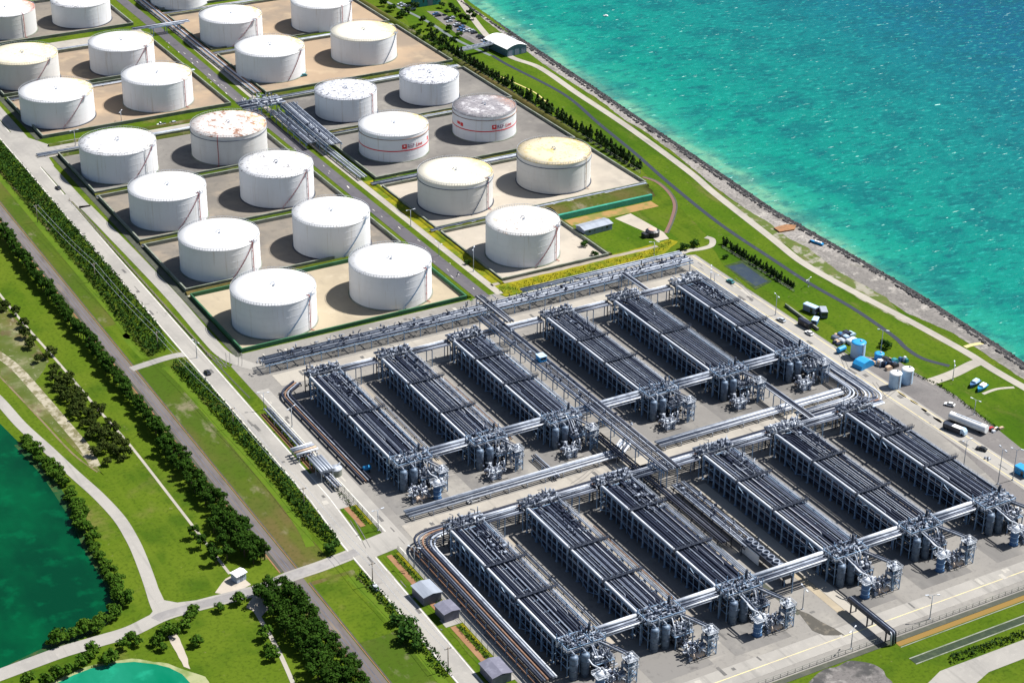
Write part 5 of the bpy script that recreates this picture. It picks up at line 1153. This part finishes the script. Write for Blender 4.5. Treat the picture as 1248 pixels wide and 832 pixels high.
for i, (x, y) in enumerate(poles):
    if t0 is None:
        t0 = thing('utility_pole', 'u', 'utility pole', (x, y, 0), 0, 'utility poles along the hedge belt')
        b = MB(); b.tube([(0,0,0), (0,0,9.5)], .22, 7, True, .15); b.build('pole', WOOD, t0); b = MB(); b.bar((-1.3,0,8.9), (1.3,0,8.9), .22); b.build('cross_arm', WOOD, t0)
        for k in (-1.1, 0, 1.1): b = MB(); b.lathe([(.1, 9), (.14, 9.1), (.08, 9.35)], 6, (k, 0)); b.build('insulator', P_WHITE, t0)
        o = t0
    else: o = dup(t0, (x, y, 0))
    o['label'] = ['utility pole in the hedge beside the upper main road','second utility pole in the upper hedge','utility pole beside the crossing lane','utility pole in the middle hedge','utility pole near the lower end of the middle hedge','utility pole south of the road crossing','utility pole near the bottom edge in the hedge'][i]
for i in range(len(poles)-1):
    b = MB()
    (x0, y0), (x1, y1) = poles[i], poles[i+1]
    for k in (-1.1, 1.1): b.tube([(x0+k+(x1-x0)*j/8, y0+(y1-y0)*j/8, 9.3-1.2*4*(j/8)*(1-j/8)) for j in range(9)], .06, 4)
    tag(b.build('overhead_wire', P_WHITE), ['topmost','second','third','fourth','fifth','lowest'][i]+' span of pale overhead wires along the hedge', 'wire', 'overhead wires along the hedge')

# ------------------------------------------------------------------ buildings and yard equipment
def shed(name, label, cat, c, L, Wd, h, rz, wall, roof, rise=.9, door=True, windows=0):
    t = thing(name, label, cat, (c[0], c[1], .12), rz)
    b = MB(); b.box(-L/2, -Wd/2, 0, L/2, Wd/2, h); b.build('wall', wall, t)
    b = MB(); b.ext([(-Wd/2-.4, h+.02), (0, h+rise), (Wd/2+.4, h+.02), (Wd/2+.4, h+.22), (0, h+rise+.2), (-Wd/2-.4, h+.22)], -L/2-.4, L/2+.4, 'x'); b.build('roof', roof, t)
    if door: b = MB(); b.box(-L*.12, -Wd/2-.06, .05, L*.12, -Wd/2, h*.8); b.build('door', BLUELD, t)
    for k in range(windows):
        b = MB(); x = -L*.42+L*.84*(k+.5)/windows; b.box(x-.6, -Wd/2-.05, h*.45, x+.6, -Wd/2, h*.8); b.build('window', GLASS, t)
    return t
BLUELD = paint('door_grey_blue', (.16, .2, .27))
p = at(724,281); shed('grey_shed', 'long low shed with a pale grey metal roof on the fenced lawn', 'shed', p, 17, 7.5, 3.2, .06, paint('shed_wall', (.16,.2,.27)), ROOFG, .8, True, 4)
p = at(520,728); shed('gatehouse', 'guard shed with ribbed grey roof beside the perimeter road', 'shed', p, 8.5, 7, 3.6, PI/2+.05, ROOFD, ROOFG, .7, True, 2)
p = at(545,750); shed('gatehouse', 'smaller shed with blue grey roof just below the guard shed', 'shed', p, 6.5, 6, 3.4, PI/2+.05, ROOFD, ROOFD, .6, True, 1)
p = at(604,824); shed('slate_shed', 'dark slate roofed shed at the bottom edge', 'shed', p, 9, 7, 3.4, PI/2, ROOFD, ROOFD, .8, True, 2)
p = at(291,706); shed('white_hut', 'small hut with a white roof at the end of the tree row', 'hut', p, 4.2, 3.4, 2.8, .3, paint('hut_wall', (.3,.36,.44)), WHITE, .5, True, 1)
# loading canopy west of the upper row, with pipes and a rusty pile of sections
p = at(392,578); t = thing('loading_canopy', 'grey metal canopy on posts beside the main road', 'canopy', (p.x, p.y, .12), 0)
b = MB()
for k in range(5): b.tube([(-2.4+k*1.2, -6, 4.6+.15*(k%2)), (-2.4+k*1.2, 6, 4.6+.15*(k%2))], .62, 8)
b.build('roof', ROOFG, t)
for sx in (-2.4, 2.4):
    for y in (-5.5, 0, 5.5): b = MB(); b.bar((sx, y, 0), (sx, y, 4.4), .3); b.build('post', STEEL, t)
p = at(409,578); t = thing('round_tank', 'flat round grey tank at the end of the canopy', 'tank', (p.x, p.y, .1), 0)
b = MB(); b.lathe([(2.6, 0), (2.6, 2.8)], 24, caps=False); b.build('shell', BUNDC, t); b = MB(); b.lathe([(2.7, 2.8), (2.7, 3.0), (.02, 3.5)], 24, caps=False); b.build('roof', STEEL, t); b = MB(); b.tube([(-3.5,-2,3.4),(3,2,3.4)], .25, 6); b.build('pipe', P_LIGHT, t)
p = at(372,556); t = thing('loading_gantry', 'white and tan loading gantry across the planted strip', 'gantry', (p.x, p.y, .1), 0)
for k, (m, y) in enumerate(((P_WHITE, 3), (P_LIGHT, 1), (P_TAN, -1), (P_WHITE, -3))):
    b = MB(); b.tube([(-5, y, 3+.2*k), (4.6, y+.6, 3+.2*k)], .5, 8); b.build('pipe', m, t)
for sx in (-4, 3.6):
    b = MB(); b.bar((sx, -3.6, 0), (sx, -3.6, 2.6), .3); b.bar((sx, 3.8, 0), (sx, 3.8, 2.6), .3); b.bar((sx, -4, 2.5), (sx, 4, 2.5), .35); b.build('trestle', STEEL, t)
b = MB(); clutter(b, -4, 3.6, -3, 3, .2, 2.2, 30, random.Random(8)); b.build('spool_work', [P_TAN, P_MID, P_WHITE], t)
pipe_run([(251.6,645),(251.8,575)], 3, .4, 1.2, 1.6, [P_WHITE, P_MID, P_LIGHT], 'white pipes along the planted strip at the plant edge', 'pipes along the plant edge', 'pipe run', 8)
pipe_run([(258.6,525),(258.6,430)], 3, .3, .8, .5, [P_RUST, P_MID, P_RUST], 'rusty pipes along the left foot of the lower row', 'pipes along the plant edge', 'pipe run', 9)
# coastal buildings
p = at(604,50); c = at(604,54); t = thing('warehouse', 'warehouse with a bright white curved roof by the shore', 'warehouse', (566, 1004, .1), .1)
L, Wd = 25, 15
b = MB(); b.box(-Wd/2, -L/2, 0, Wd/2, L/2, 5); b.build('wall', paint('warehouse_wall', (.06,.13,.17)), t)
pr = [(-Wd/2-.4+ (Wd+.8)*k/10, 5+2.1*math.sin(PI*k/10)) for k in range(11)]
b = MB(); b.ext([(x, z) for x, z in pr]+[(x, z-.18) for x, z in pr[::-1]], -L/2-.4, L/2+.4); b.build('roof', WHITE, t)
pr = [(-Wd/2+Wd*k/10, 5+1.9*math.sin(PI*k/10)) for k in range(11)]
b = MB(); b.ext(pr, -L/2, L/2-.1); b.build('gable', paint('warehouse_wall', (.06,.13,.17)), t)
for k in range(3): b = MB(); x = -5+5*k; b.box(x-1.6, -L/2-.08, .1, x+1.6, -L/2, 3.8); b.build('door', BLUELD, t)
p = at(519,4); shed('teal_building', 'building with a dark teal wall at the top edge by the shore', 'building', p, 16, 13, 6, 0, TEAL, ROOFD, .8, True, 4)
t = thing('footbridge', 'pale covered footbridge over the channel beside the conifer row', 'footbridge', (at(560,70).x, at(560,70).y, 0), .1)
b = MB(); b.box(0, -1.6, 4, 42, 1.6, 4.3); b.build('deck', STEEL, t); b = MB(); b.box(0, -1.7, 4.3, 42, -1.55, 5.6); b.box(0, 1.55, 4.3, 42, 1.7, 5.6); b.build('parapet', P_WHITE, t)
for x in (2, 21, 40): b = MB(); b.bar((x,-1,0), (x,-1,4), .4); b.bar((x,1,0), (x,1,4), .4); b.build('pier', BUNDC, t)
b = MB()
for k in range(9): b.box(2+k*4.5, -1.2, 4.3, 4+k*4.5, 1.2, 5.2)
b.build('equipment_box', P_MID, t)
p = at(795,287); t = thing('round_hut', 'dark round hut with a pinkish top beside the pale pad', 'hut', (p.x, p.y, .1), 0)
b = MB(); b.lathe([(3.6, 0), (3.6, 2.6), (2.2, 3.4)], 16, caps=False, smooth=False); b.build('wall', BLACKP, t); b = MB(); b.lathe([(2.2, 3.4), (1.9, 3.5), (.02, 3.7)], 16, caps=False); b.build('roof', paint('roof_pink', (.5,.34,.28)), t); b = MB(); b.box(-5.6,-2,0,-3.2,1.6,2.2); b.build('annex', BLACKP, t)
# round tanks in the yard
def vtank(px, py, r, h, body, top, label, cat='tank', dome=.25):
    p = at(px, py); t = thing('yard_tank', label, cat, (p.x, p.y, .1), 0)
    b = MB(); b.lathe([(r, 0), (r, h)], 28, caps=False); b.build('shell', body, t)
    b = MB(); b.lathe([(r+.1, h-.2), (r+.1, h+.05), (r*.6, h+dome*r*.7), (.02, h+dome*r)], 28, caps=False); b.build('roof', top, t)
    b = MB(); b.box(-.3, -r-.2, .2, .3, -r-.05, h)
    for k in range(int(h)): b.box(-.35, -r-.3, .5+k, .35, -r-.15, .6+k)
    b.build('ladder', STEEL, t)
    b = MB(); b.lathe([(.5, h+dome*r*.9), (.5, h+dome*r+.3), (.05, h+dome*r+.35)], 10, (r*.4, 0)); b.build('hatch', STEEL, t)
    return t
vtank(1045,434,3.2,7,BLUEL,BLUE,'tall round tank with a bright blue top by the perimeter road',dome=.06)
vtank(1090,471,2.6,6.6,BLUEL,WHITE,'pale blue round silo nearer the perimeter road'); vtank(1104.5,466,2.6,6.6,BLUEL,WHITE,'pale blue round silo farther from the perimeter road')
vtank(1071,438,2.1,3,BLUE,BLUE,'low round blue tank behind the blue tarpaulin stack',dome=.08)
def heap(name, label, cat, px, py, L, Wd, h, rz, m, seed, n=6):
    """tarpaulin covered or stacked equipment: several skewed boxes as parts"""
    r = random.Random(seed); p = at(px, py); t = thing(name, label, cat, (p.x, p.y, .12), rz)
    for k in range(n):
        b = MB(); x = r.uniform(-L/2, L/2*.7); y = r.uniform(-Wd/2, Wd/2*.7); sx = r.uniform(.08, .22)*L; sy = r.uniform(.08, .22)*Wd; z = h*r.uniform(.5, 1)
        b.ext([(x-sx, 0), (x-sx*.92, z*.8), (x-sx*.5, z), (x+sx*.6, z*.95), (x+sx, z*.7), (x+sx, 0)], y-sy, y+sy); b.build('crate', m[k % len(m)], t)
    return t
p = at(1025,429); t = thing('blue_container', 'small bright blue tank lying beside the tall blue topped tank', 'container', (p.x,p.y,.1), .2)
b = MB(); b.tube([(-2.2,0,1.5),(-2,0,1.5),(2,0,1.5),(2.2,0,1.5)], 1.2, 12); b.build('shell', BLUE, t); b = MB(); b.box(-1.5,-1,.0,-1,1,.7); b.box(1,-1,0,1.5,1,.7); b.build('saddle', STEELD, t)
p = at(1052,446); t = thing('tarpaulin_stack', 'heap under a bright blue tarpaulin in the yard', 'stack', (p.x, p.y, .1), .2)
b = MB(); b.ext([(-4.4,0),(-4.2,1.8),(-2.6,3.1),(.6,3.5),(3.2,2.6),(4.4,1.2),(4.6,0)], -2.6, 2.8); b.build('tarpaulin', BLUE, t); b = MB(); b.ext([(4.4,0),(4.7,1.0),(6.4,.8),(6.6,0)], -2, 1.6); b.build('pallet', P_TAN, t)
heap('scrap_pile', 'pile of dark equipment and tan crates behind the blue tanks', 'pile', 1083, 444, 8, 7, 2.8, .1, [BLUED, P_TAN, TEAL, P_DARK, BLACKP, P_WHITE], 3, 14)
heap('scrap_pile', 'pile of navy and white equipment on brown ground above the blue tank', 'pile', 1035, 412, 9, 9, 2.2, .1, [BLUED, P_DARK, P_DARK, BLUEL, P_MID, BLACKP, P_WHITE], 4, 16)
heap('scrap_pile', 'grey pipes and pallets stacked behind the tall blue tank', 'pile', 1020, 414, 7, 8, 1.4, .1, [P_MID, P_DARK, P_TAN, STEEL], 5, 12)
heap('scrap_pile', 'teal and white equipment at the lawn corner of the yard', 'pile', 1101, 440, 5, 4, 2.6, .1, [TEAL, P_WHITE, BLUED], 6, 5)
heap('scrap_pile', 'junk and pallets at the end of the white tanker', 'pile', 1212, 522, 6, 4, 1.6, .1, [P_TAN, BLACKP, P_WHITE, RED], 7, 7)
heap('scrap_pile', 'small white machine parts beside the black car', 'pile', 1205, 558, 5, 2, 1.2, .3, [P_WHITE, P_LIGHT, P_DARK], 8, 5)
def cabin(px, py, L, Wd, h, rz, body, roof, label):
    p = at(px, py); t = thing('portable_cabin', label, 'cabin', (p.x, p.y, .12), rz)
    b = MB(); b.box(-Wd/2, -L/2, .3, Wd/2, L/2, h); b.build('body', body, t); b = MB(); b.ext([(-Wd/2-.1,h+.01),(-Wd/2+.2,h+.3),(Wd/2-.2,h+.3),(Wd/2+.1,h+.01)], -L/2-.1, L/2+.1); b.build('roof', roof, t)
    b = MB(); b.box(-Wd/2-.04, -L*.3, .5, -Wd/2, -L*.1, h*.85); b.build('door', GLASS, t); b = MB(); b.box(-Wd/2+.3, -L/2-.04, h*.45, Wd/2-.3, -L/2, h*.85); b.build('window', GLASS, t)
cabin(988,380,7,3.2,3.2,.25,BLUELD,BLUEL,'blue grey portable cabin on the lawn beside the wall'); cabin(1003,385,6,3.2,3.2,-.5,P_MID,ROOFG,'grey portable cabin next to the blue grey one')
cabin(981,398,7,2.6,2.8,.1,BLACKP,P_DARK,'black container trailer at the lawn edge'); cabin(993,395,4.5,2.6,2.6,-.9,BLUED,BLUEL,'navy container at the end of the concrete wall')
cabin(1246,578,6,4,3,.1,BLUE,BLUE,'bright blue container cut by the right edge')
b = MB(); b.bar((*at(957,373)[:2], .7), (*at(997,403)[:2], .7), .7, 1.4); tag(b.build('concrete_wall', BUNDC), 'low concrete wall running between the cabins and the brown grass', 'wall')
# tanker and trucks
p0 = at(1163,514); p1 = at(1196,527); d = (p1-p0).normalized(); rz = math.atan2(d.y, d.x)-PI/2; c = (p0+p1)/2
t = thing('tanker_trailer', 'long white cylindrical tanker trailer in the gravel yard', 'tanker', (c.x, c.y, .1), rz)
b = MB(); b.tube([(0,-8.6,2.3),(0,-8.2,2.3),(0,8.2,2.3),(0,8.6,2.3)], 1.75, 18); b.build('barrel', WHITE, t)
b = MB(); b.box(-1, -8, .7, 1, 8, 1.0); b.build('chassis', STEELD, t)
for y in (-7,-5.6,-4.2,6): 
    for sx in (-1, 1): b = MB(); b.tube([(sx*.8,y,.5),(sx*1.25,y,.5)], .5, 12); b.build('wheel', RUBBER, t)
b = MB(); b.box(-.4,-6,4.02,.4,6,4.14); b.build('catwalk', STEEL, t)
p = at(1172,523); t = thing('truck', 'dark truck with a white roof parked along the white tanker', 'truck', (p.x-3.6, p.y-1, .1), rz)
b = MB(); b.ext([(-6,.6),(-6,2.6),(1.8,2.6),(1.8,.6)], -1.25, 1.25, 'x'); b.v = [(y2, x2, z2) for x2, y2, z2 in b.v] if False else b.v; b.build('cargo_box', STEELD, t)
b = MB(); b.box(-1.2,-2,2.62,1.2,2,2.75); b.build('roof_panel', WHITE, t)
b = MB(); b.ext([(2.1,.6),(2.1,2.9),(3.3,2.9),(4.2,1.9),(4.3,.6)], -1.2, 1.2, 'x'); b.build('cab', BLUEL, t); b = MB(); b.box(-1.1,3.4,2.0,1.1,4.15,2.02); b.build('windscreen', GLASS, t)
for y in (-5,-3.6,3):
    for sx in (-1, 1): b = MB(); b.tube([(sx*.8,y,.5),(sx*1.3,y,.5)], .5, 12); b.build('wheel', RUBBER, t)
# two blue boats on the lawn, one on the beach
def boat(px, py, L, rz, m, top, label, z=.1):
    p = at(px, py); t = thing('boat', label, 'boat', (p.x, p.y, z), rz); b = MB()
    prof = []
    for k in range(9):
        f = k/8; w = 1.5*math.sin(min(1, (1-f)*1.6)*PI/2)**.8 if f > .35 else 1.5
        prof.append((w, -L/2+L*f))
    n = 0
    for w, y in prof: b.v += [(-w*.55-.02, y, .1), (w*.55+.02, y, .1), (w+.05, y, 1.7), (-w-.05, y, 1.7)]
    for k in range(8):
        a = k*4
        for j in range(4): b.face([a+j, a+(j+1)%4, a+4+(j+1)%4, a+4+j])
    b.face([3,2,1,0]); b.face([32,33,34,35]); b.build('hull', m, t)
    b = MB(); b.ext([(-1.2,1.72),(-.9,2.5),(.9,2.5),(1.2,1.72)], -L*.38, L*.12); b.build('cover', top, t)
    return t
boat(1187,470,7,1.9,BLUED,BLUEL,'deep blue boat with pale cover on the lawn, nearer the coast road'); boat(1196,475,6.5,1.9,BLUE,WHITE,'bright blue boat with white cover beside the other boat')
boat(995,297,7,.35,BLUE,WHITE,'slim blue and white boat lying on the beach').scale = (.5, 1.1, .6); boat(720,19,5,.8,WHITE,WHITE,'lone small white boat on the open sea',-3.3) if False else None
p = at(738,20,-3); 
o = boat(738,20,6,.9,WHITE,WHITE,'lone small white boat out on the sea'); o.location = (p.x, p.y, -3.4); o.scale = (.55, .55, .55)
heap('driftwood_pile', 'dark timber lying on the beach beside the slim boat', 'pile', 987, 294, 5, 2, .5, .6, [BLACKP, P_DARK], 11, 3)
b = MB(); poly = A([(943,279),(958,275),(970,276),(968,281),(950,284)]); b.prism(poly, .05, .8); tag(b.build('sand_heap', mat('orange_sand', (.27,.13,.06), .95, 0, [((.15,.09,.05), .5, .42, .66, .8), ((.34,.2,.1), 1.2, .5, .7, .6)])), 'patch of orange earth heaped on the beach by the rocks', 'heap')
# fences
def fence(pts, label, h=2.2, step=4, m=None):
    t = thing('fence', label, 'fence', (pts[0][0], pts[0][1], 0), 0); o = Vector((pts[0][0], pts[0][1], 0)); b = MB()
    for i in range(len(pts)-1):
        p = Vector((*pts[i], 0))-o; q = Vector((*pts[i+1], 0))-o; n = max(1, int((q-p).length/step))
        for k in range(n+1): c = p+(q-p)*k/n; b.bar(c, c+Vector((0,0,h)), .12)
        for z in (.3, h*.5, h): b.bar(p+Vector((0,0,z)), q+Vector((0,0,z)), .09)
    b.build('rails_and_posts', m or BUNDC, t)
fence([(253.4,446),(253.4,479)], 'grey rail fence along the sheds'); fence([(253.5,484),(253.5,527)], 'grey rail fence along the planted strip below the entry'); fence([(253.5,541),(253.5,646)], 'grey rail fence along the planted strip above the entry')
fence([(262,398.2),(374,398)], 'grey rail fence along the south road, left part', 1.8, 3); fence([(379,398),(600,397.6)], 'grey rail fence along the south road, right part', 1.8, 3)
fence([tuple(q) for q in A([(880,302),(968,356)])], 'pale rail fence below the young conifers', 1.3, 4, BUNDC)
fence([(529.5,790),(529.5,1100)], 'rail fence along the coast side of the tank farm', 2, 5)
fence([(248.9,700),(248.7,900)], 'low wire fence in the strip between the two left roads', 1.2, 6, WOOD)
p = at(669,437,11.2); t = thing('control_cabin', 'small bright blue cabin on the trunk rack', 'cabin', (364, p.y, 11.4), 0)
b = MB(); b.box(-1.6,-1.8,0,1.6,1.8,2.4); b.build('wall', BLUE, t); b = MB(); b.box(-1.8,-2,2.4,1.8,2,2.55); b.build('roof', BLUEL, t); b = MB(); b.box(-1.2,-1.86,1,1.2,-1.8,2); b.build('window', GLASS, t)
p = at(460,566,2); t = thing('pump_house', 'small bright blue drum beside the first upper bank', 'drum', (267.5, p.y, .1), 0)
b = MB(); b.tube([(-1.6,0,1.8),(1.6,0,1.8)], 1.0, 12); b.build('shell', BLUE, t); b = MB(); b.box(-1,-.8,0,-.6,.8,1); b.box(.6,-.8,0,1,.8,1); b.build('saddle', STEELD, t)
# long trailer-like cooler with a row of fans by the end of the trunk rack
t = thing('fan_cooler', 'pale box and long dark rack of fans at the lower end of the trunk rack', 'cooler', (366.4, 452, .1), 0)
b = MB(); b.box(-2.2,-12,3,2.2,14,5.2); b.build('casing', STEELD, t); b = MB(); b.box(-2.6,3,.4,-2.3,14,4.6); b.build('side_panel', WHITE, t)
for k in range(8): b = MB(); b.lathe([(1.3, 5.2), (1.4, 6.0), (1.1, 6.0), (1.0, 5.4)], 12, (0, -10.4+k*3.2), False); b.build('fan_ring', P_LIGHT, t)
for y in (-11, -4, 4, 13):
    b = MB(); b.bar((-1.9,y,0), (-1.9,y,3), .35); b.bar((1.9,y,0), (1.9,y,3), .35); b.build('leg', STEELD, t)

# ------------------------------------------------------------------ light, sky, camera
SUN_EL, SUN_AZ = math.radians(55), math.radians(-4)     # sun stands over +X, a little towards the viewer
sd = Vector((math.cos(SUN_EL)*math.cos(SUN_AZ), math.cos(SUN_EL)*math.sin(SUN_AZ), math.sin(SUN_EL)))
L_ = bpy.data.lights.new('sun', 'SUN'); L_.energy = 5.0; L_.angle = math.radians(.53); L_.color = (1, .97, .925)
so = bpy.data.objects.new('sun', L_); COL.objects.link(so); so.rotation_euler = sd.to_track_quat('Z', 'Y').to_euler(); so.location = (400, 700, 600)
w = bpy.data.worlds.new('World'); SC.world = w; w.use_nodes = True; nt = w.node_tree
sk = nt.nodes.new('ShaderNodeTexSky'); sk.sky_type = 'NISHITA'; sk.sun_disc = False; sk.sun_elevation = SUN_EL; sk.sun_rotation = math.radians(90)-SUN_AZ
nt.links.new(sk.outputs[0], nt.nodes['Background'].inputs[0]); nt.nodes['Background'].inputs[1].default_value = .06
cd = bpy.data.cameras.new('camera'); cd.sensor_fit = 'HORIZONTAL'; cd.sensor_width = 36; cd.lens = 36*F/1248; cd.clip_start = 10; cd.clip_end = 9000
co_ = bpy.data.objects.new('camera', cd); COL.objects.link(co_)
right = ROT @ Vector((1,0,0)); up = ROT @ Vector((0,-1,0)); fw = ROT @ Vector((0,0,1))
M4 = Matrix.Identity(4)
for i in range(3): M4[i][0] = right[i]; M4[i][1] = up[i]; M4[i][2] = -fw[i]
M4[2][3] = H; co_.matrix_world = M4; SC.camera = co_
SC.view_settings.view_transform = 'Standard'; SC.view_settings.look = 'None'; SC.view_settings.exposure = 0.8; SC.view_settings.gamma = 1; SC.view_settings.use_curve_mapping = False
SC.cycles.max_bounces = 5; SC.cycles.diffuse_bounces = 3; SC.cycles.glossy_bounces = 2; SC.cycles.use_denoising = True
